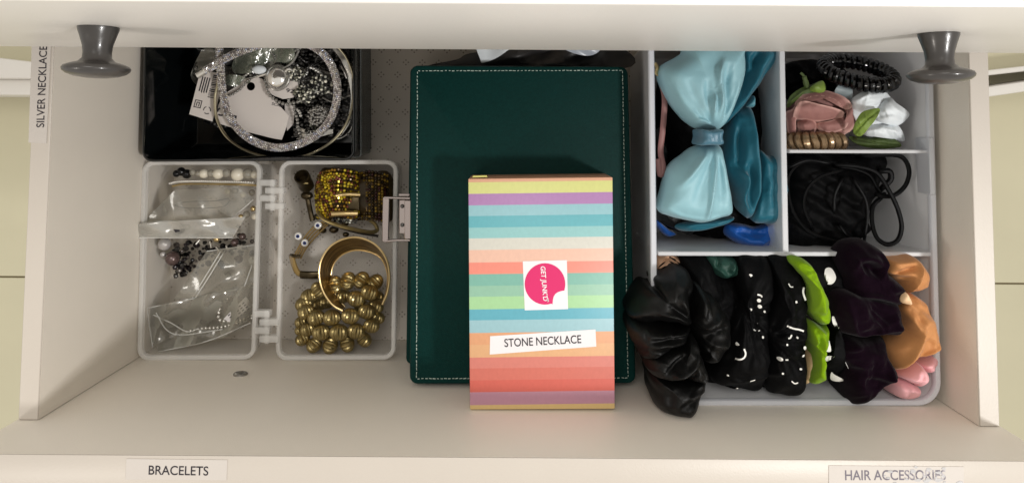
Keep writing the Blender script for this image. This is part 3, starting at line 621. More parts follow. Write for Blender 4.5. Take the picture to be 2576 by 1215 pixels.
# =================================================================== clear hinged box, opened flat
kz = .066
hb = thing('hinged_box', 'clear frosted plastic box opened flat on its hinges, full of bracelets', 'plastic box', (P(670, 650, 0).x, P(670, 650, 0).y, 0))
def half(c):
    mb = tray_mesh(c, .0006, kz, .0095, .0016, .0045)
    sh = mb.obj('box_half', M['clear'], hb)
    rim = MB(); L = lambda i, z: rr_loop(c, .0095, i, 8, z)
    loft(rim, [L(-.0004, kz-.004), L(-.0004, kz+.0005), L(.0002, kz+.0011), L(.0026, kz+.0011), L(.0032, kz+.0004), L(.0032, kz-.004), L(-.0004, kz-.004)], False, False)
    rim.obj('rim', M['clear_rim'], sh)
half([P(347, 905, kz), P(641, 903, kz), P(657, 405, kz), P(359, 406, kz)])
half([P(695, 905, kz), P(993, 903, kz), P(1000, 404, kz), P(704, 405, kz)])
for y0, y1 in ((452, 530), (780, 864)):
    sx = (y0-452)/328*-14
    mb = MB(); n = 0
    for k in range(4):
        ya, yb = y0+(y1-y0)*k/4, y0+(y1-y0)*(k+.82)/4; xa, xb = ((655, 694) if k % 2 == 0 else (668, 716))
        pts = [P(xa+sx, yb, kz), P(xb+sx, yb, kz), P(xb+sx, ya, kz), P(xa+sx, ya, kz)]; mb.prism([q[:2] for q in pts], kz-.006, kz+.002+.0004*(k % 2))
    h_ = mb.obj('hinge', M['clear_rim'], hb, bevel=.0006, bseg=1)
    a, b = P(684+sx, y0, kz), P(684+sx, y1, kz); MB().tube([a-Vector((0, 0, .0015)), b-Vector((0, 0, .0015))], .0023, 10).obj('hinge_pin', M['clear_rim'], h_)
# --- left half
pb = thing('pearl_bracelet', 'cream pearl and crystal bead bracelet at the top of the left box half', 'bracelet', P(540, 437, .0))
BALL = MB().ball((0, 0, 0), 1, 16, 10).mesh('bead', M['pearl'])
def bead(name, m, parent, p, r, sx=1, sy=1, sz=1):
    key = 'bead_'+m.name
    me = bpy.data.meshes.get(key)
    if me is None: me = MB().ball((0, 0, 0), 1, 16, 10).mesh(key, m)
    return link(name, me, parent, Matrix.Translation(p) @ Matrix.Diagonal((r*sx, r*sy, r*sz, 1)))
for x, y, r, mm in ((444, 437, 9, 'gem'), (456, 432, 11, 'gem'), (470, 438, 12, 'gem'), (485, 434, 9, 'glassb'), (499, 437, 9, 'glassb'), (513, 437, 12, 'pearl'), (531, 437, 10, 'glassb'), (549, 437, 14, 'pearl'), (571, 436, 11, 'glassb'), (598, 439, 17, 'pearl'), (624, 438, 14, 'glassb'), (640, 440, 10, 'pearl')):
    bead('bead', M[mm], pb, P(x, y, .052), r*PX(.052))
bn = thing('milled_bangle', 'slim silver bangle with a beaded edge standing under the pearl bracelet', 'bangle', P(535, 460, .0))
arc = path3([(428, 463, .046), (452, 458, .050), (500, 457, .053), (550, 458, .054), (600, 459, .053), (640, 461, .050)], 8)
MB().tube(arc, .0010, 8).obj('band', M['silver'], bn)
MB().tube([p+Vector((.001, -.0022, -.003)) for p in arc], .0009, 8).obj('band', M['gold'], bn)
mb = MB(); [mb.ball(p+Vector((0, .0005, .0009)), .0011, 6, 4) for p in resample(arc, .0019)]; mb.obj('beaded_edge', M['silver'], bn)
fz = .046
def bag(name, label, pts, z, m='film', wr=.002, seed=0, edges=(), smooth=False, cat='plastic bag', group='clear bags in the left box half'):
    o = tag(sheet(pts, z, .0003, 8 if not smooth else 6, smooth, 20, wr, seed).obj(name, M[m]), label, cat, group)
    for e in edges:
        MB().tube(path3([(x, y, (z(x, y) if callable(z) else z)+.0006) for x, y in e], 6), .0005, 6).obj('sealed_edge', M['film_edge'], o)
    return o
b1 = bag('film_pouch', 'stiff clear pouch with a bright edge poking out of the left side of the box', [(362, 557), (440, 478), (600, 470), (640, 500), (576, 554)], .057, 'film', .0012, 1, [[(362, 557), (460, 556), (576, 553)], [(576, 553), (608, 528), (638, 502)]])
b2 = bag('film_pouch', 'pale flap of clear film with a tiny black mark lying under the stiff pouch', [(286, 598), (352, 562), (618, 545), (586, 598)], .068, 'filmflap', .0012, 2, [[(286, 598), (420, 598), (586, 598)]])
mb = MB(); mark([(437, 577), (452, 578), (452, 582), (441, 585)], .0695, mb); mb.obj('printed_mark', M['ink'], b2, smooth=False)
MB().tube(path3([(440, 516, .05), (470, 508, .05), (540, 506, .05), (575, 500, .05), (560, 520, .05), (480, 524, .05), (440, 518, .05)], 6), .0004, 5).obj('inner_outline', M['oldsilver'], b1)
jb = thing('gem_bracelet', 'dark beaded bracelet with silver and mauve pearls in the middle of the left box half', 'bracelet', P(520, 630, .0))
for x, y, r, mm in ((414, 614, 16, 'pearlw'), (434, 650, 18, 'pearld'), (410, 640, 7, 'pearlw'), (545, 601, 8, 'gold'), (601, 652, 10, 'pearld'), (590, 610, 10, 'pearld'), (610, 595, 9, 'pearld')):
    bead('bead', M[mm], jb, P(x, y, .042), r*PX(.042))
mb = MB(); rg = np.random.default_rng(5)
for k in range(150):
    t = rg.uniform(0, 1); x, y = (450+t*190+rg.normal(0, 8), 640-40*t+rg.normal(0, 22)) if k < 110 else (455+rg.normal(0, 14), 670+rg.normal(0, 14))
    x = min(max(x, 440), 640); mb.ball(P(x, y, rg.uniform(.02, .04)), rg.uniform(.0012, .0032), 6, 4, 1, rg.uniform(.6, 1.1), rg.uniform(.6, 1), Matrix.Rotation(rg.uniform(0, 6), 3, 'X'))
mb.obj('gem_cluster', M['gem'], jb, kind='stuff', smooth=False)
for k in range(8):
    x, y = rg.uniform(480, 620), rg.uniform(602, 660); MB().tube([P(x, y, .042), P(x+rg.uniform(-12, 12), y+rg.uniform(8, 18), .043)], .0008, 6).obj('link_bar', M['silver'], jb)
gb = thing('gold_bead_strand', 'strand of small gold and clear beads under the right end of the stiff pouch', 'bracelet', P(620, 530, .0))
for x, y, r, mm in ((637, 525, 7, 'gold'), (625, 505, 9, 'glassb'), (612, 490, 8, 'pearl'), (606, 545, 6, 'gold'), (620, 540, 9, 'glassb'), (640, 545, 8, 'pearl'), (592, 480, 8, 'glassb'), (572, 482, 7, 'pearl'), (634, 485, 8, 'glassb')):
    bead('bead', M[mm], gb, P(x, y, .044), r*PX(.044))
b3 = bag('zip_bag', 'clear zip bag with a raised seal strip lying across the dark beads', [(520, 632), (640, 615), (646, 722), (560, 738), (438, 752)], .050, 'film', .002, 3, [[(558, 628), (520, 690), (484, 748)], [(566, 630), (528, 692), (492, 748)], [(520, 632), (640, 616)], [(640, 650), (615, 720)]])
b4 = bag('zip_bag', 'large crumpled clear bag holding a thin silver chain and a small paper tag', [(370, 775), (500, 745), (636, 712), (646, 800), (560, 850), (400, 884), (380, 860)], .046, 'film', .004, 4, [[(370, 775), (480, 752), (612, 724)], [(386, 792), (430, 812), (470, 834), (500, 826)], [(370, 776), (376, 820), (384, 872)], [(392, 786), (420, 830), (462, 842), (560, 828)], [(400, 884), (520, 858), (630, 812)]])
chain([(636, 716, .043), (590, 738, .043), (558, 765, .043), (550, 790, .043), (556, 806, .043), (600, 806, .043), (640, 790, .043)], .0017, M['silver'], 'thin_chain', 'pale silver chain folded round the small paper tag in the crumpled bag', step=.0036)
chain([(470, 834, .043), (510, 826, .043), (560, 822, .043), (615, 806, .043), (640, 796, .043)], .0015, M['silver'], 'thin_chain', 'thin silver chain along the lower edge of the crumpled bag', step=.0034)
o = tag(flat_poly([(562, 802), (582, 812), (636, 768), (618, 746)], .0445).obj('price_tag', M['sticker'], smooth=False), 'small paper tag with rows of tiny print inside the crumpled bag', 'price tag')
mb = MB()
for k in range(4):
    for j in range(5):
        if rg.uniform() < .25: continue
        x, y = 573+j*9+k*4.2, 797-j*7.4+k*5.0-4; mark([(x, y), (x+5, y-4), (x+6.5, y-2), (x+1.5, y+2)], .0446, mb)
mb.obj('printed_mark', M['ink'], o, smooth=False)
# --- right half
ch = thing('bronze_charm', 'small dark bronze barrel charm in the top left of the right box half', 'charm', P(770, 460, 0))
MB().lathe([(.0042, 0), (.0066, .001), (.0070, .006), (.0062, .010), (.0070, .014), (.0068, .018), (.0056, .018), (.0054, .010)], P(772, 470, .036), (-.05, .55, .8), 20).obj('barrel', M['bronze'], ch)
bead('bead', M['bronze'], ch, P(772, 492, .036), .0055, 1, .7, .7); MB().tube(path3([(774, 500, .034), (779, 525, .034), (786, 556, .034)], 5), .0024, 8).obj('stem', M['bronze'], ch)
MB().box(P(766, 462, .05).x, P(777, 462, .05).x, P(768, 462, .05).y-.0002, P(770, 459, .05).y, .050, .053).obj('emblem', M['oldgold'], ch)
sc = thing('seed_bead_cuff', 'wide multi strand cuff of yellow gold seed beads in the right box half', 'bracelet', P(870, 490, 0))
def seeds(rows, m, name, parent, r=.0014):
    mb = MB(); rg = np.random.default_rng(len(rows))
    for pts in rows:
        pp = resample(path3(pts, 8), r*2.05)
        for a, b in zip(pp, pp[1:]):
            d = (b-a).normalized(); mxx = d.to_track_quat('Z', 'Y').to_matrix(); mb.ball(a+Vector((rg.normal(0, .0001), rg.normal(0, .0002), rg.normal(0, .0003))), r, 6, 4, 1, 1, .95, mxx)
    return mb.obj(name, m, parent, kind='stuff', smooth=False)
rows = []
for k in range(18):
    t = k/17; y = 430+116*t; bulge = math.sin(math.pi*min(1, t*1.05))
    rows.append([(800-6*bulge, y+14*(1-t), .040), (815, y+3, .050+.006*bulge), (850, y-3+4*math.sin(k), .056+.006*bulge), (885, y+2+3*math.sin(k*2), .052+.006*bulge), (908, y+8, .044)])
for k in range(6): rows.append([(806+k*6, 436+k*3, .055), (800+k*9, 462+k*4, .060), (808+k*12, 486+k*5, .060)])
Cloth([(800, 436), (850, 424), (905, 436), (940, 432), (982, 446), (984, 556), (930, 552), (905, 546), (850, 552), (800, 548)], .040, .016, seed=60, N=60, Mr=16).obj('inner_band', mat('brown_threads', (64, 48, 16), .6), sc)
seeds(rows, M['seed'], 'seed_bead', sc)
rows = [[(900, 436+7.2*k, .040), (930, 432+7.5*k, .048), (960, 436+7.4*k, .046), (982, 446+7*k, .040)] for k in range(17)]
seeds(rows, M['seed2'], 'seed_bead', sc)
MB().tube(path3([(835, 538, .062), (868, 537, .063), (900, 537, .062)], 4), .0021, 10).obj('clasp_bar', M['gold'], sc)
MB().tube(path3([(846, 492, .064), (872, 489, .066), (906, 490, .064)], 4), .0015, 10).obj('clasp_bar', M['gold'], sc)
MB().box(P(872, 492, .06).x, P(902, 492, .06).x, P(872, 530, .06).y, P(872, 496, .06).y, .055, .0585).obj('clasp_plate', M['bronze'], sc, bevel=.0004)
seeds([[(838, 550, .05), (870, 553, .052), (912, 552, .05)], [(842, 556, .046), (870, 559, .046), (905, 560, .046)]], M['crystal'], 'crystal_row', sc, .0013)
bw = thing('wire_bangle', 'dark gold double wire bangle crossing below the seed bead cuff', 'bangle', P(880, 575, 0))
MB().tube(path3([(800, 534, .052), (812, 550, .056), (845, 565, .058), (890, 577, .058), (930, 584, .056), (948, 580, .053), (944, 565, .05), (928, 552, .046)], 8), .0017, 8).obj('wire', M['oldgold'], bw)
MB().tube(path3([(798, 540, .048), (820, 558, .05), (860, 574, .05), (905, 586, .05), (952, 594, .048)], 8), .0012, 8).obj('wire', M['blacken'], bw)
dk = thing('dark_charm_chain', 'dark bronze charm links under the wire bangle', 'charm', P(830, 560, 0))
for x, y, r in ((800, 545, 9), (822, 560, 11), (840, 578, 10), (850, 552, 9), (812, 580, 8), (868, 562, 8), (870, 590, 7)): bead('charm_link', M['bronze'], dk, P(x, y, .034), r*PX(.034), 1.2, .9, .8)
ee = thing('evil_eye_bracelet', 'string bracelet with three blue and white eye beads beside the gold cuff', 'bracelet', P(765, 630, 0))
for k in range(4):
    d = k*5; MB().tube(path3([(822+d*.6, 553+d*.4, .036), (796+d*.8, 566+d, .037), (770+d, 592+d*.9, .037), (750+d*1.1, 625+d*.3, .036), (738+d*1.2, 650, .034)], 8), .0008, 6).obj('string', M['string'], ee)
MB().tube(path3([(733, 640, .033), (738, 662, .032), (748, 684, .03), (764, 693, .03)], 6), [.0026]*19, 8, False, .6).obj('cord_end', M['string'], ee)
MB().tube(path3([(730, 641, .037), (742, 645, .038), (756, 645, .037)], 4), .0013, 6).obj('cord_tie', M['bronze'], ee)
MB().tube(path3([(756, 691, .031), (780, 692, .032), (800, 692, .031)], 4), .0034, 8, False, .6).obj('cord_clamp', M['bronze'], ee)
for x, y in ((800, 567), (750, 594), (767, 611)):
    p = P(x, y, .041); o = bead('eye_bead', M['eyew'], ee, p, .0034, 1, 1, .45)
    for rr, mm, zz in ((.48, 'eyeb', .47), (.26, 'eyek', .53)):
        MB().lathe([(rr, 0), (rr*.9, .06), (.01, .08)], (0, 0, zz*2-.02), (0, 0, 1), 14).obj('eye_ring', M[mm], o)
gc = thing('gold_cuff', 'wide open gold cuff bracelet lying over the fluted bead bracelet', 'bracelet', P(890, 690, 0))
A = [(862, 782), (836, 766), (813, 733), (803, 693), (808, 655), (830, 621), (865, 601), (905, 598), (945, 616), (971, 650), (980, 692), (975, 735), (962, 766)]
B = [(868, 772), (848, 748), (836, 718), (833, 688), (841, 662), (858, 643), (882, 632), (908, 630), (940, 638), (963, 656), (975, 692), (972, 732), (962, 762)]
pa = path3([(x, y, .072) for x, y in A], 8); pbb = path3([(x, y, .044) for x, y in B], 8)
mb = MB(); n = len(pa); out = []
for a, b in zip(pa, pbb):
    cpt = P(890, 690, .06); d = Vector(((a+b).x/2-cpt.x, (a+b).y/2-cpt.y, 0)).normalized()*.0009
    out.append([a, a.lerp(b, .5)+d*.6, b, b+d, a.lerp(b, .5)+d*1.6, a+d])
vs = [p for r_ in out for p in r_]; fs = []
for i in range(n-1):
    for k in range(6): fs.append((i*6+k, i*6+(k+1) % 6, (i+1)*6+(k+1) % 6, (i+1)*6+k))
fs += [tuple(range(6)), tuple((n-1)*6+k for k in range(6))]; mb.add(vs, fs)
def band_mat():
    m = mat('brushed_gold_band', (176, 140, 82), .34, 1); nt = m.node_tree; b = nt.nodes['Principled BSDF']
    tc = nt.nodes.new('ShaderNodeTexCoord'); mp = nt.nodes.new('ShaderNodeMapping'); mp.inputs['Scale'].default_value = (60, 60, 1400); n = nt.nodes.new('ShaderNodeTexNoise'); n.inputs['Scale'].default_value = 1
    nt.links.new(tc.outputs['Object'], mp.inputs[0]); nt.links.new(mp.outputs[0], n.inputs['Vector']); cr = nt.nodes.new('ShaderNodeValToRGB')
    cr.color_ramp.elements[0].position = .38; cr.color_ramp.elements[0].color = (*lin((96, 72, 34)), 1); cr.color_ramp.elements[1].position = .62; cr.color_ramp.elements[1].color = (*lin((206, 172, 108)), 1)
    nt.links.new(n.outputs['Fac'], cr.inputs[0]); nt.links.new(cr.outputs[0], b.inputs['Base Color']); bp = nt.nodes.new('ShaderNodeBump'); bp.inputs['Distance'].default_value = .0004; bp.inputs['Strength'].default_value = .6
    nt.links.new(n.outputs['Fac'], bp.inputs['Height']); nt.links.new(bp.outputs[0], b.inputs['Normal']); return m
mb.obj('band', band_mat(), gc)
MB().tube(pa, .0009, 8).obj('rim', M['gold'], gc); MB().tube(pbb, .0007, 8).obj('rim', M['gold'], gc)
fb = thing('fluted_bead_bracelet', 'chunky stretch bracelet of fluted antique gold beads in the right box half', 'bracelet', P(850, 790, 0))
def fluted():
    mb = MB(); nu, nv = 34, 10; vs = []; fs = []
    for j in range(nv+1):
        th = math.pi*(.03+.94*j/nv)-math.pi/2
        for i in range(nu):
            ph = 2*math.pi*i/nu; f = 1+.06*(1 if i % 2 else -1)*math.cos(th)
            vs.append((math.cos(th)*math.cos(ph)*f, math.cos(th)*math.sin(ph)*f, .92*math.sin(th)))
    for j in range(nv):
        for i in range(nu): fs.append((j*nu+i, j*nu+(i+1) % nu, (j+1)*nu+(i+1) % nu, (j+1)*nu+i))
    fs += [tuple(range(nu))[::-1], tuple(nv*nu+i for i in range(nu))]; mb.add(vs, fs); return mb.mesh('fluted_bead', M['oldgold'], angle=24)
FB = fluted()
bl = [(215, 1040, 36, 52), (280, 1072, 40, 54), (370, 1074, 42, 55), (465, 1066, 40, 54), (560, 1042, 38, 52), (205, 990, 30, 46), (245, 985, 38, 55), (320, 1003, 44, 59), (418, 1003, 46, 60), (515, 996, 43, 58), (600, 966, 39, 54),
      (207, 945, 32, 48), (235, 888, 42, 54), (290, 920, 42, 58), (380, 920, 44, 58), (482, 912, 44, 58), (572, 885, 42, 54), (637, 922, 33, 46), (222, 845, 42, 48), (250, 800, 40, 46), (303, 765, 40, 46), (622, 858, 40, 46), (515, 815, 44, 54), (590, 780, 43, 52), (442, 800, 38, 42),
      (397, 735, 42, 46), (470, 715, 43, 46), (545, 710, 42, 46), (622, 722, 41, 44), (300, 850, 38, 38), (350, 832, 38, 38), (632, 800, 33, 38), (345, 770, 36, 36), (545, 855, 36, 40)]
mb = MB()
for bx, by, br, bzz in bl:
    x, y, z = (1000+.6752*bx)/1.504, (580+.6752*by)/1.504, bzz/1000; p = P(x, y, z); a = math.atan2(y-795, x-855)
    d = Vector((math.sin(a), math.cos(a)*1.0, .12*math.sin(bx))) if by > 1030 or by < 780 else Vector((.35*(x-855)/100, 1, .25*math.sin(bx))); mxx = Matrix.Translation(p) @ d.to_track_quat('Z', 'Y').to_matrix().to_4x4() @ Matrix.Scale(1.10*br*.6752/1.504*PX(z), 4)
    link('fluted_bead', FB, fb, mxx)
# =================================================================== green case
gz = .135
cs = thing('jewellery_case', 'dark green leather jewellery case with white stitching in the middle of the drawer', 'jewellery case', (.008, -.07, 0))
def slab(c, rad, z0, z1, e, m, name, parent):
    mb = MB(); loft(mb, [rr_loop(c, rad, e, 6, z0), rr_loop(c, rad, 0, 6, z0+e), rr_loop(c, rad, 0, 6, z1-e), rr_loop(c, rad, e*.3, 6, z1-e*.3), rr_loop(c, rad, e, 6, z1)]); return mb.obj(name, m, parent)
lid = slab([P(1030, 967, gz), P(1600, 965, gz), P(1580, 168, gz), P(1032, 165, gz)], .006, .086, gz, .0022, M['leather'], 'lid', cs)
slab([P(1021, 917, .085), P(1560, 917, .085), P(1540, 172, .085), P(1032, 168, .085)], .005, .0005, .0845, .0012, M['leather'], 'case_base', cs)
mb = MB()
def stitch(a, b):
    pa, pb = P(*a, gz), P(*b, gz); L = (pb-pa).length; n = int(L/.0029); d = (pb-pa).normalized(); nn = Vector((-d.y, d.x, 0))
    for i in range(n):
        s0 = pa.lerp(pb, (i+.15+RNG.uniform(-.12, .12))/n)+nn*RNG.normal(0, .00012); s1 = pa.lerp(pb, (i+.80+RNG.uniform(-.12, .12))/n)+nn*RNG.normal(0, .00012); w = nn*RNG.uniform(.00024, .00036)
        mb.add([s0+w, s0-w, s1-w, s1+w]+[q+Vector((0, 0, .0004)) for q in (s0+w*.5+d*.0003, s0-w*.5+d*.0003, s1-w*.5-d*.0003, s1+w*.5-d*.0003)], [(4, 5, 6, 7), (0, 1, 5, 4), (1, 2, 6, 5), (2, 3, 7, 6), (3, 0, 4, 7)])
cn = [(1050, 179), (1566, 178), (1580, 950), (1048, 952)]
for i in range(4): stitch(cn[i], cn[(i+1) % 4])
mb.obj('stitching', M['stitch'], lid, kind='stuff')
lz = .098
pl = MB().prism([P(x, y, lz)[:2] for x, y in ((1004, 503), (1034, 503), (1034, 602), (1016, 602), (1016, 588), (1004, 588))], lz-.0025, lz).obj('latch_plate', M['steel'], cs, bevel=.0005, bseg=1)
MB().prism([P(x, y, lz)[:2] for x, y in ((1018, 504), (1034, 504), (1034, 601), (1018, 601))], lz+.0001, lz+.0012).obj('latch_bar', M['steel'], pl, bevel=.0004, bseg=1)
for y in (519, 566):
    p = P(1012, y, lz+.0002); MB().ball(p, .0017, 10, 6, 1, 1, .4).obj('screw', M['blacken'], pl)
MB().tube(path3([(1032, 499, lz), (968, 497, .090), (968, 500, .090)], 1), .0011, 6).obj('latch_loop', M['steel'], cs)
mb = MB(); mb.prism([P(x, y, .09)[:2] for x, y in ((963, 496), (980, 496), (977, 608), (961, 608))], .088, .0905); mb.obj('latch_loop', M['steel'], cs, bevel=.0005, bseg=1)
MB().tube(path3([(966, 607, .089), (1000, 604, .093), (1032, 604, lz-.002)], 3), .0011, 6).obj('latch_loop', M['steel'], cs)
MB().box(P(1004, 492, .09).x, P(1030, 492, .09).x, P(1004, 493, .09).y, P(1004, 488, .09).y, .088, .091).obj('latch_tab', M['steel'], cs)
# =================================================================== striped box
sz = .180
sb = thing('striped_box', 'pastel rainbow striped card box lying on the green jewellery case', 'gift box', (P(1360, 740, gz).x, P(1360, 740, gz).y, gz))
qc = [P(1182, 1030, sz), P(1547, 1028, sz), P(1541, 446, sz), P(1178, 450, sz)]
mb = MB().prism([q[:2] for q in qc], gz+.0006, sz); me = mb.mesh('card_box', M['stripes'], bevel=.0007, bseg=2)
uvl = me.uv_layers.new(name='UVMap'); y0, y1 = P(1180, 450, sz).y, P(1180, 1030, sz).y
for lp in me.loops:
    v = me.vertices[lp.vertex_index].co; uvl.data[lp.index].uv = ((v.x-qc[0].x)/.1, min(1, max(0.001, (v.y-y0)/(y1-y0)+.0125*(v.x-qc[0].x)/.1)))
box = link('card_box', me, sb)
tk = MB().prism([P(x, y, sz-.001)[:2] for x, y in ((1188, 447), (1226, 446), (1224, 442), (1190, 443))], sz-.006, sz-.002).obj('tuck_flap', mat('tuck_flap_card', (206, 200, 110), .5), sb)
st = MB().prism([P(x, y, sz)[:2] for x, y in ((1315, 657), (1426, 654), (1429, 777), (1320, 780))], sz, sz+.0003).obj('sticker', M['sticker'], sb, smooth=False, label='white square sticker with a magenta disc')
pts = []
for k in range(40):
    a = 2*math.pi*k/40; x, y = 1371+51*math.cos(a), 714+52*math.sin(a)
    if 18 < math.degrees(a) < 72: continue
    pts.append((x, y))
    if k == 2:
        for t in np.linspace(0, 1, 7): pts.append((1421-31*t-9*math.sin(math.pi*t), 730+35*t-8*math.sin(math.pi*t)))
MB().prism([P(x, y, sz+.0003)[:2] for x, y in pts], sz+.0003, sz+.0005).obj('magenta_disc', M['magenta'], st, smooth=False)
pa, pb = P(1364, 670, sz+.0007), P(1371, 757, sz+.0007); d = pb-pa
text("GET JUNK'D", (pa+pb)/2, 16*PX(sz), math.atan2(d.y, d.x), M['sticker'], st, width=d.length, shear=.1, bold=.018)
pa, pb = P(1377, 750, sz+.0007), P(1379, 759, sz+.0007); d = pb-pa; text('TM', (pa+pb)/2, 5*PX(sz), math.atan2(d.y, d.x), M['sticker'], st, width=d.length)
o = MB().prism([P(x, y, sz)[:2] for x, y in ((1233, 845), (1498, 828), (1500, 871), (1232, 891))], sz, sz+.0003).obj('label_strip', M['sticker'], sb, smooth=False, label='white paper strip reading STONE NECKLACE')
lbl_text('STONE NECKLACE', (1269, 862.5), (1462, 852.5), 20, sz+.0005, M['ink'], o)
# things behind the green case
tag(sheet([(1080, 165), (1150, 150), (1200, 132), (1420, 120), (1560, 120), (1560, 175), (1100, 175)], .10, .0006, wr=.004, seed=3).obj('grey_bag', M['greyplastic']), 'crumpled dark grey bag behind the green jewellery case', 'bag')
tag(sheet([(1202, 100), (1300, 100), (1260, 140), (1218, 158), (1208, 150)], .115, .0006, wr=.002, seed=9).obj('white_paper', M['petalw']), 'corner of white paper sticking up behind the green case', 'paper')
tag(sheet([(1410, 100), (1520, 100), (1512, 125), (1488, 140), (1455, 138), (1420, 124)], .115, .0006, wr=.001, seed=10).obj('plastic_spoon', mat('grey_plastic', (176, 182, 192), .25)), 'rounded grey plastic tip peeking out behind the green case', 'plastic piece')
# =================================================================== organizer
oz = .165
og = thing('organizer', 'frosted plastic organizer with compartments of hair accessories', 'organizer', (.2, -.06, 0))
oc = [P(1643, 1019, oz), P(2366, 1018, oz), P(2342, 60, oz), P(1631, 62, oz)]
sh = tray_mesh(oc, .0006, oz, .016, .003, .010, zf=.06).obj('organizer_shell', M['org'], og)
rim = MB(); L = lambda i, z: rr_loop(oc, .016, i, 8, z)
loft(rim, [L(-.0004, oz-.003), L(-.0004, oz+.0003), L(.0004, oz+.001), L(.0032, oz+.001), L(.004, oz), L(.004, oz-.003), L(-.0004, oz-.003)], False, False); rim.obj('rim', M['org_rim'], sh)
def divider(a, b, w, z1=oz-.001):
    pa, pb = P(*a, z1), P(*b, z1); d = (pb-pa).normalized(); n = Vector((-d.y, d.x, 0))*w*PX(z1)/2
    mb = MB(); mb.prism([(pa+n)[:2], (pa-n)[:2], (pb-n)[:2], (pb+n)[:2]], .0605, z1); return mb.obj('divider', M['org'], og, bevel=.0006, bseg=1)
divider((1966, 64), (1977, 640), 15); divider((1986, 381), (2336, 382), 9); divider((1655, 638), (2346, 640), 11)
MB().prism([P(x, y, oz)[:2] for x, y in ((2333, 346), (2346, 346), (2350, 490), (2337, 490))], oz-.02, oz+.0022).obj('side_tab', M['org_rim'], og, bevel=.0006, bseg=1)
# ---------------- bows
HA = 'hair accessories in the frosted organizer'
# dark bow filling under the light blue bow
tag(Cloth([(1662, 205), (1720, 150), (1900, 200), (1935, 240), (1950, 320), (1950, 560), (1900, 600), (1750, 595), (1668, 560), (1660, 400)], .112, .03, wr=.003, wf=90, seed=2).obj('black_bow', M['blackf']), 'large plain black fabric bow lying under the light blue satin bow', 'hair bow')
tag(Cloth([(1654, 330), (1676, 350), (1680, 440), (1672, 510), (1700, 550), (1750, 575), (1735, 592), (1690, 575), (1652, 545), (1648, 470)], .132, .012, wr=.001, seed=3, folds=[([(1665, 380), (1664, 470), (1668, 530), (1700, 562)], .002, 8)]).obj('black_strap', M['blacksatin']), 'black satin strap curving along the left wall of the bow compartment', 'strap')
tag(MB().tube(path3([(1658, 170, .148), (1664, 205, .146), (1672, 250, .145), (1668, 320, .145), (1662, 380, .145), (1668, 420, .146), (1661, 440, .146), (1656, 400, .146)], 8), [.0022]*57, 8, False, .5).obj('pink_ribbon', M['ribbonp']), 'thin dusty pink ribbon loop against the left wall of the organizer', 'ribbon')
tag(MB().tube(path3([(1648, 160, .156), (1654, 172, .157), (1651, 184, .156), (1658, 190, .155)], 5), .0014, 8).obj('hair_clip', M['gold']), 'small gold clip at the top left of the bow compartment', 'hair clip')
tbw = thing('teal_bow', 'teal satin bow folded behind the light blue bow', 'hair bow', P(1900, 350, .10), HA)
Cloth([(1872, 100), (1965, 100), (1957, 150), (1924, 200), (1893, 242), (1850, 294), (1818, 318), (1840, 240), (1868, 180)], .150, .022, p=3, folds=[([(1930, 120), (1890, 210), (1840, 290)], .004, 10), ([(1905, 120), (1880, 180), (1850, 260)], -.005, 9), ([(1950, 130), (1915, 190), (1870, 260)], -.003, 8)], wr=.0006, seed=4, crease=.0004, ruff=.6).obj('bow_loop', M['teal'], tbw)
Cloth([(1876, 268), (1897, 240), (1897, 268)], .146, .008, folds=[], seed=5, crease=.00014, ruff=.6).obj('bow_knot', M['teal_mid'], tbw)
Cloth([(1848, 282), (1876, 268), (1897, 270), (1903, 318), (1914, 388), (1914, 458), (1906, 510), (1896, 553), (1870, 532), (1848, 474), (1826, 424), (1834, 346)], .152, .026, centre=(1872, 410), p=3, folds=[([(1886, 280), (1888, 360), (1900, 460), (1896, 545)], .007, 9), ([(1858, 300), (1856, 380), (1852, 430)], -.010, 10), ([(1846, 425), (1868, 450), (1862, 500), (1890, 550)], .009, 7), ([(1876, 400), (1880, 470), (1888, 530)], -.008, 11), ([(1836, 380), (1842, 425), (1862, 432)], -.004, 8)], wr=.0007, seed=6, crease=.0004, ruff=.6).obj('bow_loop', M['teal'], tbw)
Cloth([(1912, 380), (1940, 392), (1972, 388), (1965, 412), (1981, 468), (1969, 526), (1956, 562), (1932, 566), (1900, 554), (1908, 480)], .150, .020, p=3.5, folds=[([(1968, 396), (1962, 415), (1976, 468), (1966, 522)], .004, 6), ([(1950, 400), (1945, 470), (1948, 540)], -.005, 14), ([(1920, 420), (1918, 500), (1912, 550)], -.004, 9)], wr=.0006, seed=7, crease=.0004, ruff=.6).obj('bow_tail', M['teal'], tbw)
Cloth([(1700, 568), (1740, 556), (1842, 546), (1838, 560), (1778, 578), (1718, 583)], .138, .014, p=3, folds=[([(1712, 576), (1745, 560), (1800, 560)], .003, 6)], seed=8, crease=.00014, ruff=.6).obj('bow_tail', M['teal'], tbw)
bb = thing('satin_bow', 'large light blue satin bow with a steel blue knot', 'hair bow', P(1790, 345, .11), HA)
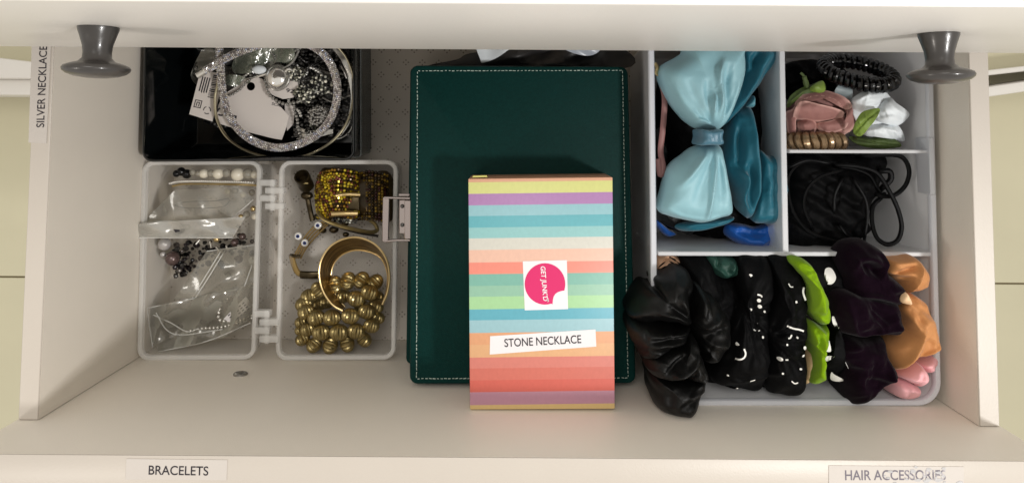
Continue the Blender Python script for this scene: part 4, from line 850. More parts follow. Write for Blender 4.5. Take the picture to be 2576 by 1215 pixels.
Cloth([(1664, 168), (1724, 131), (1740, 92), (1876, 92), (1881, 133), (1881, 182), (1869, 232), (1851, 277), (1826, 318), (1808, 331), (1776, 331), (1740, 311), (1717, 288), (1690, 252), (1671, 212)], .168, .030, centre=(1785, 230), p=3.2, gather=((1792, 335), 15, .0007, 130),
      folds=[([(1812, 150), (1797, 190), (1804, 250), (1800, 326)], .0060, 8), ([(1824, 160), (1814, 215), (1816, 270), (1807, 320)], -.0045, 10), ([(1788, 235), (1784, 275), (1790, 322)], .004, 5), ([(1855, 190), (1838, 260), (1812, 322)], .0035, 8), ([(1690, 215), (1720, 268), (1772, 322)], .003, 8), ([(1738, 306), (1762, 304), (1785, 318)], .0045, 4), ([(1770, 200), (1772, 260), (1782, 318)], -.003, 8), ([(1720, 200), (1745, 260), (1778, 320)], -.0025, 9)], wr=.0006, wf=110, seed=9, crease=.00014, ruff=.6).obj('bow_loop', M['blue'], bb)
Cloth([(1775, 365), (1816, 365), (1828, 405), (1840, 458), (1848, 503), (1848, 541), (1816, 553), (1776, 565), (1730, 557), (1690, 548), (1661, 530), (1672, 481), (1690, 423), (1730, 387), (1757, 369)], .166, .028, centre=(1762, 470), p=3.4, gather=((1794, 358), 14, .0007, 130),
      folds=[([(1782, 372), (1748, 415), (1700, 470)], .006, 9), ([(1797, 372), (1786, 440), (1776, 520), (1774, 560)], .0045, 5), ([(1790, 380), (1762, 450), (1740, 520)], -.003, 14), ([(1808, 372), (1820, 440), (1832, 520)], .003, 9), ([(1803, 390), (1803, 450), (1805, 530)], -.003, 10), ([(1668, 520), (1715, 545), (1775, 552), (1840, 535)], .003, 7)], wr=.0006, wf=100, seed=10, crease=.00014, ruff=.6).obj('bow_loop', M['blue'], bb)
Cloth([(1764, 326), (1792, 328), (1820, 326), (1818, 345), (1820, 364), (1790, 366), (1761, 365), (1763, 345)], .183, .012, p=6, folds=[([(1778, 330), (1776, 362)], .0008, 5), ([(1800, 330), (1802, 362)], -.0008, 5)], wr=.0004, seed=11, N=80, Mr=20, under=.02, crease=.0003, ruff=.3).obj('knot', M['knot'], bb)
tag(Cloth([(1828, 570), (1850, 562), (1905, 572), (1950, 562), (1949, 615), (1923, 629), (1878, 621), (1834, 598)], .128, .016, folds=[([(1835, 590), (1880, 606), (1940, 600)], .003, 10), ([(1850, 575), (1890, 585), (1935, 580)], -.004, 9)], seed=12).obj('blue_ribbon', M['royal']), 'royal blue fabric end below the teal bow', 'ribbon', HA)
tag(Cloth([(1652, 552), (1680, 575), (1700, 590), (1680, 596), (1656, 575)], .118, .008, seed=13).obj('blue_ribbon', M['royal']), 'thin royal blue edge in the lower left of the bow compartment', 'ribbon', HA)
# ---------------- roses and coils
def petal(outline, z, h, m, parent, seed, folds=(), p=2, name='petal', centre=None, tilt=(0, 0), wr=.0012):
    cx = sum(q[0] for q in outline)/len(outline); cy = sum(q[1] for q in outline)/len(outline); R = max(math.hypot(q[0]-cx, q[1]-cy) for q in outline); rx = max(abs(q[0]-cx) for q in outline); ry = max(abs(q[1]-cy) for q in outline)
    def zf(x, y):
        e = min(1.3, math.hypot((x-cx)/rx, (y-cy)/ry)); v = z+h*.5-h*e**2+(x-cx)*tilt[0]+(y-cy)*tilt[1]+.0024*max(0, e-.72)*3*noise.noise(Vector((x*.07, y*.07, seed)))
        v += .0010*noise.noise(Vector((x*.045, y*.045, seed+7)))+.00022*(1-3*abs(noise.noise(Vector((x*.09+seed, y*.06, 3)))))
        for pl, am, w in folds:
            d = min(_sd(x, y, a, b) for a, b in zip(pl, pl[1:])); v += am*math.exp(-(d/w)**2)
        return v
    o = sheet(outline, zf, .0007, 9, True, 20).obj(name, m, parent, angle=70)
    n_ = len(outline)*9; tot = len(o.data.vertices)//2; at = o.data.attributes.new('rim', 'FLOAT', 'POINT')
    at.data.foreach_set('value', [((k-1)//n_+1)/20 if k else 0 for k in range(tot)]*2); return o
def _sd(x, y, a, b):
    dx, dy = b[0]-a[0], b[1]-a[1]; t = min(1, max(0, ((x-a[0])*dx+(y-a[1])*dy)/(dx*dx+dy*dy+1e-9))); return math.hypot(x-a[0]-t*dx, y-a[1]-t*dy)
tag(Cloth([(1986, 160), (2080, 150), (2140, 180), (2110, 230), (2040, 250), (1988, 240)], .105, .02, wr=.003, seed=14).obj('black_scrap', M['blackf']), 'black fabric scrunchie deep in the rose compartment corner', 'scrunchie', HA)
pr = thing('pink_rose', 'dusty pink artificial rose lying on its side in the organizer', 'artificial flower', P(2070, 290, .10), HA)
Cloth([(1980, 290), (2010, 250), (2060, 232), (2110, 240), (2144, 268), (2146, 310), (2122, 336), (2060, 342), (1990, 340)], .118, .036, seed=70, N=88, Mr=20, under=.004).obj('rose_heart', mat('deep_pink_heart', (112, 74, 72), .8), pr)
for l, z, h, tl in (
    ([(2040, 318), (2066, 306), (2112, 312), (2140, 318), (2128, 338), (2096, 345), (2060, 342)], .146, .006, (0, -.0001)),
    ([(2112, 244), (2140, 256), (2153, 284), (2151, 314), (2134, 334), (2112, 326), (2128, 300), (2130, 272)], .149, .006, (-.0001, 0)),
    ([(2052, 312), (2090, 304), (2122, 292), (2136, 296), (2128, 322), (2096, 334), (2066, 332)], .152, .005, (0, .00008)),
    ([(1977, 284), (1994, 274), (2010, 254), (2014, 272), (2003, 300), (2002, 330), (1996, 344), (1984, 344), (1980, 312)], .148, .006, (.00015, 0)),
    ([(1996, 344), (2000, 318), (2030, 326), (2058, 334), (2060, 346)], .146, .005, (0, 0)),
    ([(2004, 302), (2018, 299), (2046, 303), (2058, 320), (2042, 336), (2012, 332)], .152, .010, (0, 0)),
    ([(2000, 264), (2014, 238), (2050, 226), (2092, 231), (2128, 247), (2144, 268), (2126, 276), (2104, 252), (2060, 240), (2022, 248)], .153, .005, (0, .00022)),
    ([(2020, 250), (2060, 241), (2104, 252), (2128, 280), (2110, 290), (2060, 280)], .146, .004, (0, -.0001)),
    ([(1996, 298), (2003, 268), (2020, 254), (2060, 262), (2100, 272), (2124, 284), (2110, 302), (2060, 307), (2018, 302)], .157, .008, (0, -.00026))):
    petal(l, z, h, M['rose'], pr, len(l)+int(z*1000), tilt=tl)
petal([(1980, 262), (1990, 240), (2016, 222), (2040, 214), (2070, 204), (2076, 228), (2040, 232), (2010, 242), (1994, 262), (1982, 272)], .154, .008, M['leafd'], pr, 7, [([(1990, 256), (2020, 230), (2068, 214)], .0015, 4)], name='sepal')
MB().tube(path3([(2030, 218, .155), (2026, 204, .157), (2022, 192, .158), (2014, 184, .158)], 5), [.0022]*5+[.0018]*5+[.001]*6, 8).obj('stem', M['leafd'], pr)
petal([(2036, 226), (2050, 212), (2070, 204), (2076, 228), (2060, 234)], .160, .005, M['leaf'], pr, 17, name='sepal')
wrz = thing('white_rose', 'white artificial rose beside the dusty pink rose', 'artificial flower', P(2220, 300, .10), HA)
petal([(2140, 255), (2170, 232), (2192, 218), (2224, 228), (2252, 258), (2287, 288), (2260, 318), (2276, 354), (2242, 350), (2180, 342), (2152, 300)], .150, .006, M['petalw'], wrz, 8)
petal([(2138, 256), (2168, 232), (2192, 217), (2226, 228), (2236, 252), (2206, 280), (2170, 290), (2152, 288)], .154, .016, M['petalw'], wrz, 9, [([(2146, 258), (2180, 240), (2222, 236)], .0015, 5), ([(2160, 272), (2190, 262), (2226, 252)], -.002, 6), ([(2186, 228), (2180, 255), (2172, 280)], .0012, 5)])
petal([(2206, 276), (2236, 246), (2256, 260), (2288, 288), (2260, 316), (2228, 312), (2204, 300)], .157, .014, M['petalw'], wrz, 10, [([(2236, 256), (2262, 278), (2276, 290)], .0015, 5), ([(2214, 292), (2244, 286), (2270, 294)], -.002, 7), ([(2224, 270), (2238, 296)], .001, 4)])
petal([(2168, 336), (2190, 306), (2230, 306), (2262, 318), (2276, 354), (2244, 350), (2200, 344)], .154, .012, M['petalw'], wrz, 11, [([(2180, 330), (2220, 322), (2262, 334)], .0015, 5), ([(2250, 318), (2254, 336), (2270, 350)], .0015, 4), ([(2200, 316), (2230, 330), (2240, 346)], -.0015, 6)])
petal([(2148, 320), (2166, 286), (2188, 276), (2213, 274), (2206, 296), (2186, 322), (2166, 343), (2150, 338)], .170, .006, M['leaf'], wrz, 12, [([(2152, 334), (2176, 306), (2210, 277)], -.0015, 3), ([(2166, 320), (2160, 300)], .0006, 2), ([(2180, 304), (2176, 288)], .0006, 2), ([(2186, 300), (2200, 296)], .0006, 2)], name='leaf')
petal([(2136, 345), (2180, 345), (2242, 347), (2268, 366), (2250, 373), (2198, 374), (2158, 364)], .152, .006, M['leafd'], wrz, 13, [([(2142, 348), (2200, 360), (2262, 367)], -.0015, 3), ([(2190, 350), (2210, 360)], .0006, 2), ([(2220, 352), (2236, 364)], .0006, 2)], name='leaf')
tag(sheet([(2102, 225), (2122, 206), (2142, 212), (2143, 246), (2120, 250), (2104, 244)], .150, .0003, wr=.002, seed=12).obj('sheer_petal', mat('sheer_grey', (150, 162, 166), .4, alpha=.55)), 'sheer grey loose petal between the two roses', 'petal')
def coil(path, cr, tr, turns, m, name, label, closed=False):
    pts = []; n = len(path); N = int(turns*14)
    for i in range(N):
        f = i/(N if closed else N-1)*(n if closed else n-1); k = min(int(f), n-1); a, b = path[k], path[(k+1) % n if closed else min(k+1, n-1)]; p = a.lerp(b, f-k)
        t = (path[(k+1) % n]-path[k-1]) if closed else (path[min(k+1, n-1)]-path[max(k-1, 0)])
        t.normalize(); u = Vector((0, 0, 1)).cross(t).normalized(); w = t.cross(u); q = 2*math.pi*turns*i/N
        pts.append(p+u*math.cos(q)*cr+w*math.sin(q)*cr)
    return tag(MB().tube(pts, tr, 8, closed).obj(name, m), label, 'hair tie', HA)
ring = [P(2160+86*math.cos(a)*1.0+4*math.sin(a), 184+26*math.sin(a)+20*math.cos(a)*.85, .145-.012*math.cos(a+2)) for a in np.linspace(0, 2*math.pi, 49)[:-1]]
coil(ring, .0042, .0021, 36, M['rubber'], 'coil_hair_tie', 'glossy black spiral hair tie above the white rose', True)
ring = [P(2056+76*math.cos(a), 356, .140+.02*math.sin(a)) for a in np.linspace(math.radians(-20), math.radians(200), 30)]
coil([P(x, y, z) for x, y, z in [(1982+6*k, 356+.02*(k-12)**2*.3, .142+.014*math.sin(math.pi*k/23)) for k in range(24)]], .0048, .0028, 9, M['coilb'], 'coil_hair_tie', 'metallic bronze spiral hair tie below the pink rose')
# ---------------- black cords
tag(Cloth([(1990, 392), (2100, 392), (2236, 392), (2240, 440), (2212, 500), (2190, 560), (2200, 590), (2150, 622), (2060, 625), (1990, 615)], .138, .022, wr=.002, seed=15, folds=[([(2100, 420), (2140, 480), (2140, 580)], .004, 14)], under=.07).obj('black_bag', M['blackf']), 'matte black pouch under the loops of black cord', 'pouch', HA)
def cordt(pts, r, label, cat='cord'):
    a, b, y, z = pts[0], pts[1], pts[-2], pts[-1]
    pts = [(a[0]*1.6-b[0]*.6, a[1]*1.6-b[1]*.6, .128), (a[0]*1.25-b[0]*.25, a[1]*1.25-b[1]*.25, a[2]-.007)]+list(pts)+[(z[0]*1.25-y[0]*.25, z[1]*1.25-y[1]*.25, z[2]-.007), (z[0]*1.6-y[0]*.6, z[1]*1.6-y[1]*.6, .128)]
    tag(MB().tube(path3(pts, 10), r, 8).obj('elastic_cord', M['cord']), label, cat, 'black elastic cords in the organizer')
cordt([(2180, 393, .150), (2238, 390, .152), (2272, 398, .152), (2287, 430, .152), (2278, 466, .150), (2252, 490, .150), (2222, 494, .148), (2200, 485, .144)], .0017, 'black elastic cord bulging in a loop at the right of its compartment')
cordt([(2110, 416, .150), (2160, 420, .153), (2206, 436, .155), (2236, 480, .156), (2258, 525, .156), (2268, 570, .155), (2258, 604, .153), (2232, 615, .151), (2206, 598, .150), (2194, 560, .148), (2196, 520, .146), (2214, 500, .144)], .0017, 'black elastic cord hanging in the longest teardrop loop')
cordt([(1988, 420, .150), (2030, 404, .151), (2080, 410, .152)], .0012, 'short black cord arc at the top left of the cord heap')
cordt([(2080, 410, .148), (2020, 408, .149), (1986, 440, .15), (1984, 490, .15), (2002, 545, .149), (2040, 585, .148), (2100, 606, .147), (2130, 612, .145)], .0012, 'wide outer loop of thin black cord in the heap')
cordt([(2112, 430, .152), (2062, 446, .153), (2030, 478, .153), (2022, 520, .152), (2040, 565, .151)], .0012, 'inner loop of thin black cord left of the middle of the heap')
cordt([(2116, 455, .153), (2100, 490, .153), (2098, 530, .152)], .0012, 'short upright black cord in the middle of the heap')
cordt([(2150, 456, .153), (2176, 500, .154), (2182, 540, .153), (2176, 590, .151)], .0012, 'curved black cord right of the middle of the heap')
cordt([(2110, 420, .149), (2146, 424, .15), (2186, 440, .15), (2205, 470, .15)], .0012, 'black cord bridging to the right side of the heap')
cordt([(2114, 570, .15), (2134, 596, .15), (2150, 604, .149)], .0012, 'small black cord end at the bottom of the heap')
cordt([(2216, 430, .146), (2238, 432, .147), (2240, 452, .146), (2222, 470, .145)], .0022, 'tight black cord curl beside the matte pouch')
# ---------------- scrunchies
def Z5(l): return [(1562.5+.3831*x, 598.4+.3831*y) for x, y in l]
def Z6(l): return [(1961.4+.3941*x, 585.1+.3941*y) for x, y in l]
def F5(fl_): return [(Z5(l), a, w) for l, a, w in fl_]
def F6(fl_): return [(Z6(l), a, w) for l, a, w in fl_]
SC = 'scrunchies in the front compartment of the organizer'
bg_ = Cloth(Z5([(230, 120), (370, 118), (420, 190), (430, 260), (330, 300), (236, 280)]), .146, .018, folds=F5([([(250, 230), (310, 190), (420, 200)], -.004, 5), ([(240, 180), (320, 130), (400, 200)], -.004, 4)]), seed=20)
ob_ = tag(bg_.obj('scrunchie', M['beigef']), 'beige scrunchie with dark lines in the upper left corner of the front compartment', 'scrunchie', SC)
for l in ([(238, 205), (280, 165), (330, 160), (375, 200), (390, 215)], [(238, 225), (290, 190), (330, 195), (370, 225)], [(310, 122), (360, 150), (410, 195)]):
    q_ = [Vector((a, b, 0)) for a, b in Z5(l)]; MB().tube([P(v.x, v.y, bg_.at(v.x, v.y)+.0006) for v in crom(q_, 5)], .0006, 6).obj('printed_line', M['blackf'], ob_)
tag(Cloth(Z5([(560, 116), (640, 118), (740, 135), (800, 190), (780, 250), (680, 275), (600, 220)]), .160, .014, folds=F5([([(640, 110), (620, 200)], -.004, 6), ([(740, 140), (700, 220)], .004, 6), ([(600, 170), (690, 260)], .003, 6)]), seed=21).obj('scrunchie', M['dgreen']), 'dark green scrunchie corner showing above the black scrunchies', 'scrunchie', SC)
tag(Cloth(Z5([(430, 120), (640, 112), (900, 100), (1120, 108), (1210, 200), (1215, 1010), (1080, 1035), (930, 1030), (750, 1010), (640, 985), (520, 930), (430, 500)]), .138, .026, wr=.003, seed=50).obj('scrunchie', M['blackf']), 'flat black scrunchie at the bottom of the pile under the smiley ones', 'scrunchie', SC)
s1 = Cloth(Z5([(390, 115), (560, 112), (640, 200), (760, 260), (820, 420), (800, 700), (760, 900), (640, 960), (560, 860), (520, 600), (470, 380)]), .158, .030, gather=(Z5([(450, 590)])[0], 9, .002, 120), wr=.002, wf=110, seed=22)
tag(s1.obj('scrunchie', M['blackf']), 'plain matte black scrunchie behind the glossy black satin one', 'scrunchie', SC)
s2 = Cloth(Z5([(790, 122), (900, 116), (985, 126), (1010, 260), (1010, 480), (985, 600), (975, 760), (985, 860), (950, 1050), (800, 1030), (650, 985), (590, 880), (640, 700), (710, 560), (780, 400), (770, 240)]), .170, .034, centre=Z5([(840, 620)])[0], gather=(Z5([(780, 480)])[0], 9, .0022, 150), folds=F5([([(690, 930), (820, 900), (1000, 870)], .004, 8), ([(870, 500), (960, 560), (1000, 660)], .004, 9), ([(800, 350), (850, 500), (830, 640)], -.004, 10)]), wr=.002, seed=23, under=.004)
o2 = tag(s2.obj('scrunchie', M['blackf']), 'black scrunchie printed with a white smiley face in the middle of the front compartment', 'scrunchie', SC)
s3 = Cloth(Z5([(985, 124), (1120, 122), (1200, 200), (1230, 420), (1225, 700), (1225, 1020), (1080, 1060), (1000, 1040), (930, 900), (950, 700), (910, 560), (980, 460), (1010, 300)]), .172, .034, centre=Z5([(1080, 600)])[0], gather=(Z5([(950, 640)])[0], 10, .0022, 150), folds=F5([([(990, 250), (1060, 360), (1080, 540)], .004, 9), ([(930, 560), (1020, 600), (1180, 600)], -.005, 9), ([(940, 700), (1060, 720), (1200, 680)], .004, 9), ([(700, 940), (900, 900), (1120, 790)], .003, 7)]), wr=.002, seed=24, under=.004)
o3 = tag(s3.obj('scrunchie', M['blackf']), 'black scrunchie with scattered white smiley prints beside the lime green one', 'scrunchie', SC)
def prints(cl, items, parent):
    mb = MB()
    for it in items:
        pts = [(1562.5+.3831*x, 598.4+.3831*y) for x, y in it[0]]; w = it[1]*.3831*.86
        if len(pts) == 1:
            x, y = pts[0]; z = cl.at(x, y)+.0011; p = P(x, y, z); rx = w*PX(z)
            V = [p+Vector((rx*math.cos(a)*(it[2] if len(it) > 2 else 1), rx*math.sin(a)*1.0, 0)) for a in np.linspace(0, 2*math.pi, 13)[:-1]]
            zt_ = cl.top(x, y, rx)+.0008; V = [Vector((v.x, v.y, .35*(zt_)+.65*(cl.at(*toD(v))+.0014))) for v in V]; p.z = zt_; n = len(V)
            mb.add([p]+V, [(0, 1+i, 1+(i+1) % n) for i in range(n)])
        else:
            pl_ = crom([Vector((a, b, 0)) for a, b in pts], 5); L_, R_ = [], []
            for i, v in enumerate(pl_):
                t = (pl_[min(i+1, len(pl_)-1)]-pl_[max(i-1, 0)]).normalized(); nn = Vector((-t.y, t.x, 0))*w/2
                for S_, q in ((L_, v+nn), (R_, v-nn)): z = cl.at(q.x, q.y)+.0011; S_.append(P(q.x, q.y, z))
            m_ = len(L_); mb.add(L_+R_, [(i, i+1, m_+i+1, m_+i) for i in range(m_-1)])
    return mb.obj('white_print', M['print'], parent, kind='stuff', smooth=False)
def toD(v):
    c = ROT.T @ (np.array(v)-np.array([0, 0, CH])); return 1288+FPX*c[0]/-c[2], PPY-FPX*c[1]/-c[2]
prints(s2, [([(765, 695)], 15), ([(732, 726)], 15), ([(732, 760), (742, 785), (775, 798), (806, 788), (818, 760), (808, 728)], 13), ([(850, 250)], 15), ([(905, 410)], 14), ([(910, 450)], 14), ([(895, 372), (918, 378), (925, 390)], 12), ([(940, 482)], 8), ([(930, 180), (955, 184)], 12), ([(940, 186), (938, 218)], 12), ([(930, 650)], 9), ([(768, 452)], 7), ([(852, 470)], 9), ([(900, 560)], 8), ([(870, 600), (890, 612), (912, 606)], 8), ([(700, 900)], 8), ([(760, 985)], 7), ([(860, 330)], 8), ([(848, 942), (880, 932)], 7)], o2)
prints(s3, [([(1035, 460)], 19), ([(992, 492), (1006, 500)], 22), ([(978, 388), (1005, 398), (1022, 404), (1016, 425)], 14), ([(1200, 325), (1196, 360), (1212, 410)], 14), ([(1090, 578), (1130, 594), (1170, 602), (1200, 612)], 13), ([(1120, 636), (1112, 655), (1098, 660)], 12), ([(1155, 652)], 8), ([(1012, 690), (1028, 700), (1034, 690)], 12), ([(1040, 790)], 16), ([(1080, 800), (1098, 800)], 10), ([(1005, 826)], 13), ([(1205, 720)], 13), ([(1195, 772)], 12), ([(1062, 890)], 8), ([(980, 180)], 8), ([(1060, 250)], 9), ([(1100, 300), (1112, 320), (1130, 322)], 8), ([(1150, 420)], 9), ([(1020, 960)], 9), ([(1120, 940), (1140, 955), (1162, 950)], 9), ([(1090, 700)], 8), ([(960, 760)], 8), ([(1180, 860)], 9)], o3)
bs = thing('scrunchie', 'glossy black satin scrunchie spilling over the front left edge of the organizer', 'scrunchie', P(1700, 830, .1), SC)
for l, z, h, fo, sd in (
    ([(60, 520), (75, 420), (150, 322), (215, 325), (220, 272), (290, 230), (350, 195), (430, 210), (475, 290), (470, 430), (455, 570), (330, 560), (180, 560)], .172, .034, [([(420, 480), (380, 400), (330, 330)], .006, 8), ([(430, 530), (330, 470), (200, 450)], .005, 7), ([(430, 545), (300, 540), (120, 500)], -.005, 8), ([(400, 300), (420, 400), (440, 520)], -.005, 8), ([(260, 380), (340, 440), (420, 520)], -.004, 7)], 25),
    ([(52, 560), (180, 540), (340, 560), (455, 575), (440, 640), (400, 690), (300, 715), (165, 792), (80, 690)], .176, .030, [([(420, 590), (300, 590), (140, 600)], .004, 8), ([(430, 660), (300, 640), (130, 670)], .006, 10), ([(400, 620), (280, 620), (160, 640)], -.004, 6), ([(380, 690), (260, 720), (170, 770)], .004, 6)], 42),
    ([(450, 590), (440, 430), (478, 290), (560, 350), (640, 430), (722, 560), (712, 690), (650, 790), (570, 820), (500, 720)], .176, .030, [([(480, 560), (560, 520), (640, 450)], .006, 9), ([(500, 610), (600, 560), (690, 560)], -.004, 8), ([(500, 640), (620, 660), (700, 690)], .006, 9), ([(490, 660), (560, 740), (620, 790)], .004, 7), ([(490, 520), (500, 420), (500, 340)], .004, 8)], 43),
    ([(162, 790), (300, 705), (400, 690), (450, 625), (490, 650), (505, 720), (560, 860), (552, 930), (420, 925), (300, 920), (195, 905)], .182, .030, [([(465, 650), (480, 720), (400, 820), (270, 895)], .007, 7), ([(390, 780), (350, 830), (300, 850)], .005, 6), ([(420, 720), (340, 770), (250, 860)], -.005, 7), ([(510, 790), (545, 890), (480, 920)], .004, 6), ([(450, 800), (440, 860), (380, 900)], -.004, 7)], 44),
    ([(190, 880), (300, 895), (420, 900), (556, 890), (552, 960), (520, 1050), (450, 1150), (290, 1142), (213, 1088), (196, 990)], .176, .034, [([(200, 905), (350, 915), (540, 905)], .004, 8), ([(530, 960), (450, 970), (400, 1000)], .004, 7), ([(500, 1010), (420, 1020), (340, 1060)], -.004, 9), ([(300, 940), (290, 1040), (320, 1130)], -.003, 10)], 45)):
    Cloth(Z5(l), z, h, p=2.6, steep=.3, folds=F5(fo), wr=.001, seed=sd, under=.02, N=150, Mr=40, crease=.0008, ruff=3).obj('fabric_puff', M['blacksatin'], bs)
bwk = Cloth(Z6([(160, 160), (300, 158), (400, 165), (420, 300), (370, 480), (400, 640), (360, 740), (420, 860), (470, 960), (420, 985), (330, 960), (260, 880), (290, 760), (330, 600), (280, 420), (230, 260)]), .166, .026, centre=Z6([(330, 580)])[0], wr=.002, seed=26)
o4 = tag(bwk.obj('scrunchie', M['blackf']), 'black scrunchie with large white patches between the lime and aubergine ones', 'scrunchie', SC)
mb = MB()
def patch(cl, l, mb):
    pts = crom([Vector((a, b, 0)) for a, b in Z6(l)], 5, True); c_ = sum(pts, Vector())/len(pts); V = []
    for f in (0, .35, .7, 1):
        for q in pts: r_ = c_.lerp(q, f); z = .5*cl.top(r_.x, r_.y, .0016)+.5*cl.at(r_.x, r_.y)+.0012; V.append(P(r_.x, r_.y, z))
    n = len(pts); mb.add(V, [(j*n+i, j*n+(i+1) % n, (j+1)*n+(i+1) % n, (j+1)*n+i) for j in range(3) for i in range(n)])
for l in ([(165, 165), (230, 175), (295, 188), (240, 195), (210, 210), (250, 232), (200, 215)], [(290, 235), (330, 228), (360, 285), (335, 328), (290, 318)], [(335, 535), (360, 545), (380, 590), (370, 620), (340, 580)], [(288, 685), (312, 680), (328, 755), (290, 750)], [(330, 890), (350, 905), (410, 940), (370, 950), (325, 935)], [(430, 800), (462, 850), (470, 960), (448, 975), (455, 900), (420, 830)], [(285, 790), (350, 790), (300, 820)]): patch(bwk, l, mb)
mb.obj('white_print', M['print'], o4, kind='stuff', smooth=True)
ls_ = thing('scrunchie', 'lime green velvet scrunchie twisted between black ones', 'scrunchie', P(2050, 800, .1), SC)
Cloth(Z6([(92, 205), (105, 172), (150, 165), (190, 185), (228, 260), (250, 330), (300, 430), (328, 555), (318, 600), (280, 600), (228, 540), (200, 505), (196, 420), (165, 300), (125, 245)]), .182, .024, centre=Z6([(215, 350)])[0], p=3, folds=F6([([(110, 230), (112, 190), (165, 200), (200, 270), (215, 320)], .004, 7), ([(175, 210), (190, 260), (225, 320)], -.005, 7), ([(170, 260), (215, 360), (240, 470), (290, 540)], .003, 9), ([(260, 420), (275, 490), (240, 530)], -.003, 9), ([(210, 510), (260, 560), (318, 560)], .0035, 6)]), wr=.0007, seed=40).obj('fabric_puff', M['limef'], ls_)
Cloth(Z6([(186, 620), (195, 590), (230, 578), (280, 600), (318, 590), (310, 622), (272, 640), (262, 690), (280, 760), (272, 830), (288, 925), (252, 988), (206, 962), (216, 820), (210, 740), (192, 690)]), .178, .024, centre=Z6([(236, 740)])[0], p=3, folds=F6([([(196, 690), (190, 620), (220, 595), (262, 625), (305, 608)], .0045, 6), ([(225, 630), (230, 680), (215, 720)], -.005, 6), ([(250, 640), (252, 740), (240, 860)], .003, 8), ([(225, 760), (262, 800), (270, 900)], -.003, 8), ([(215, 870), (250, 900), (280, 920)], .003, 7)]), wr=.0007, seed=41).obj('fabric_puff', M['limef'], ls_)
tag(Cloth(Z6([(160, 880), (180, 800), (195, 720), (215, 760), (205, 830), (195, 960), (165, 965)]), .170, .010, seed=27).obj('scrunchie', mat('cream_fabric', (205, 176, 130), .6)), 'sliver of a cream scrunchie left of the lime green one', 'scrunchie', SC)
vs_ = thing('scrunchie', 'dark aubergine velvet scrunchie with deep folds', 'scrunchie', P(2190, 800, .1), SC)
Cloth(Z6([(385, 150), (450, 70), (520, 50), (600, 70), (665, 115), (668, 240), (740, 300), (795, 400), (770, 470), (600, 470), (440, 440), (390, 300)]), .172, .036, p=2.8, folds=F6([([(440, 230), (460, 160), (540, 150), (600, 200)], .006, 9), ([(560, 90), (640, 130), (640, 220)], .005, 9), ([(480, 220), (540, 200), (590, 260)], -.008, 14), ([(600, 350), (700, 330), (780, 410)], .005, 10), ([(400, 380), (560, 380), (750, 440)], .006, 8)]), wr=.0015, seed=28, under=.004).obj('fabric_puff', M['velvet'], vs_)
Cloth(Z6([(345, 420), (400, 370), (520, 400), (680, 430), (775, 460), (800, 600), (770, 650), (650, 650), (480, 660), (400, 640), (350, 540)]), .184, .030, p=3, folds=F6([([(400, 385), (410, 480), (440, 600), (500, 640), (680, 590), (760, 560)], .005, 7), ([(400, 380), (540, 410), (740, 455)], .005, 7), ([(500, 480), (600, 500), (640, 560)], -.008, 20), ([(700, 480), (700, 560), (760, 630)], .004, 9), ([(420, 650), (600, 640), (760, 640)], .004, 7)]), wr=.0012, seed=29, under=.03).obj('fabric_puff', M['velvet'], vs_)
Cloth(Z6([(340, 740), (400, 660), (550, 670), (690, 670), (700, 760), (745, 900), (650, 1000), (560, 1090), (480, 1122), (440, 1060), (410, 960), (400, 860)]), .172, .034, p=2.8, folds=F6([([(350, 740), (480, 690), (680, 680)], .005, 8), ([(660, 760), (650, 860), (600, 960), (520, 1090)], .005, 10), ([(560, 740), (540, 850), (500, 960)], -.005, 14), ([(470, 880), (600, 880), (740, 900)], .004, 8)]), wr=.0015, seed=30, under=.02).obj('fabric_puff', M['velvet'], vs_)
ts = thing('scrunchie', 'tan orange satin scrunchie at the right end of the row', 'scrunchie', P(2310, 790, .1), SC)
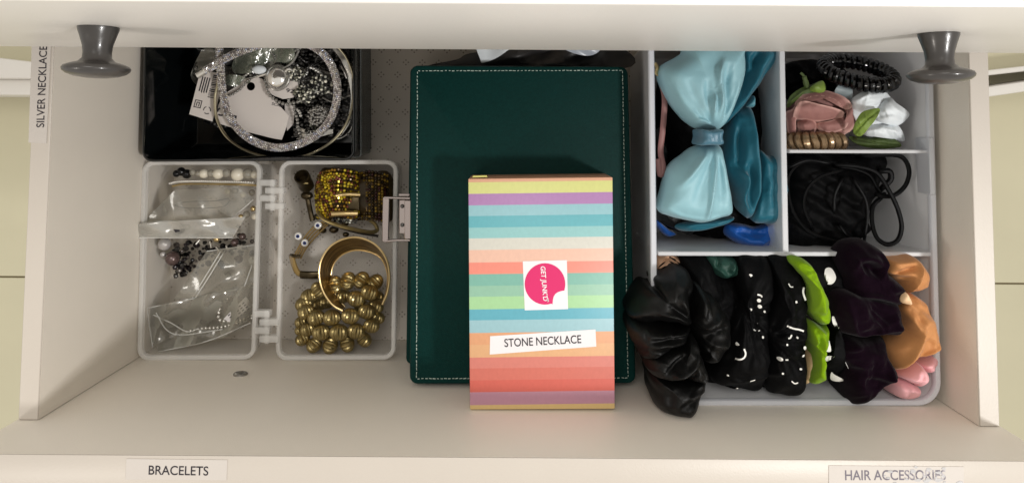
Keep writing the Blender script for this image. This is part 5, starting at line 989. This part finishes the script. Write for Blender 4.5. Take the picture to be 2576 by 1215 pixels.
Cloth(Z6([(655, 200), (680, 165), (760, 160), (860, 148), (930, 220), (957, 300), (945, 345), (900, 370), (835, 392), (800, 400), (790, 380), (700, 270), (660, 250)]), .172, .028, p=3, folds=F6([([(855, 160), (825, 270), (790, 380)], .006, 6), ([(700, 260), (760, 225), (840, 210)], -.006, 7), ([(680, 180), (760, 175), (850, 165)], .004, 6), ([(760, 250), (770, 300), (790, 360)], -.006, 14), ([(850, 370), (900, 350), (940, 330)], .003, 8)]), wr=.0008, seed=31, crease=.0005, under=.02).obj('fabric_puff', M['tan'], ts)
Cloth(Z6([(790, 390), (840, 388), (935, 440), (975, 520), (1002, 600), (1005, 690), (960, 770), (880, 810), (800, 860), (740, 892), (700, 830), (690, 740), (755, 650), (800, 600), (770, 470)]), .176, .032, centre=Z6([(850, 640)])[0], p=3, folds=F6([([(820, 395), (860, 470), (980, 540)], -.004, 9), ([(830, 400), (920, 430), (950, 480)], .004, 7), ([(855, 565), (800, 690), (735, 880)], .006, 6), ([(850, 560), (900, 540), (980, 560)], .003, 10), ([(780, 470), (830, 500), (840, 570)], -.006, 10), ([(870, 790), (920, 740), (1000, 700)], .005, 6), ([(900, 640), (880, 700), (840, 780)], -.003, 16), ([(950, 740), (985, 690), (1000, 690)], .003, 6)]), wr=.0008, seed=32, crease=.0005, under=.03).obj('fabric_puff', M['tan'], ts)
Cloth(Z6([(795, 385), (815, 390), (835, 430), (840, 465), (780, 440)]), .192, .005, seed=33, N=60, Mr=14).obj('fabric_fold', mat('tan_reverse', (226, 190, 150), .5), ts)
ps = thing('scrunchie', 'small pale pink scrunchie in the front right corner of the organizer', 'scrunchie', P(2290, 960, .1), SC)
for l, z, sd in (([(875, 825), (1000, 752), (1008, 800), (960, 870), (920, 895), (890, 860)], .160, 34), ([(740, 905), (860, 830), (920, 860), (935, 920), (890, 985), (840, 960), (780, 930)], .166, 35), ([(690, 950), (740, 922), (830, 950), (890, 985), (882, 1040), (800, 1062), (705, 1022)], .162, 36)):
    Cloth(Z6(l), z, .024, p=2.8, wr=.0012, seed=sd, N=80, Mr=20, folds=F6([([l[0], l[len(l)//2]], .002, 8), ([l[1], l[-2]], -.002, 7)])).obj('fabric_puff', M['pinkf'], ps)
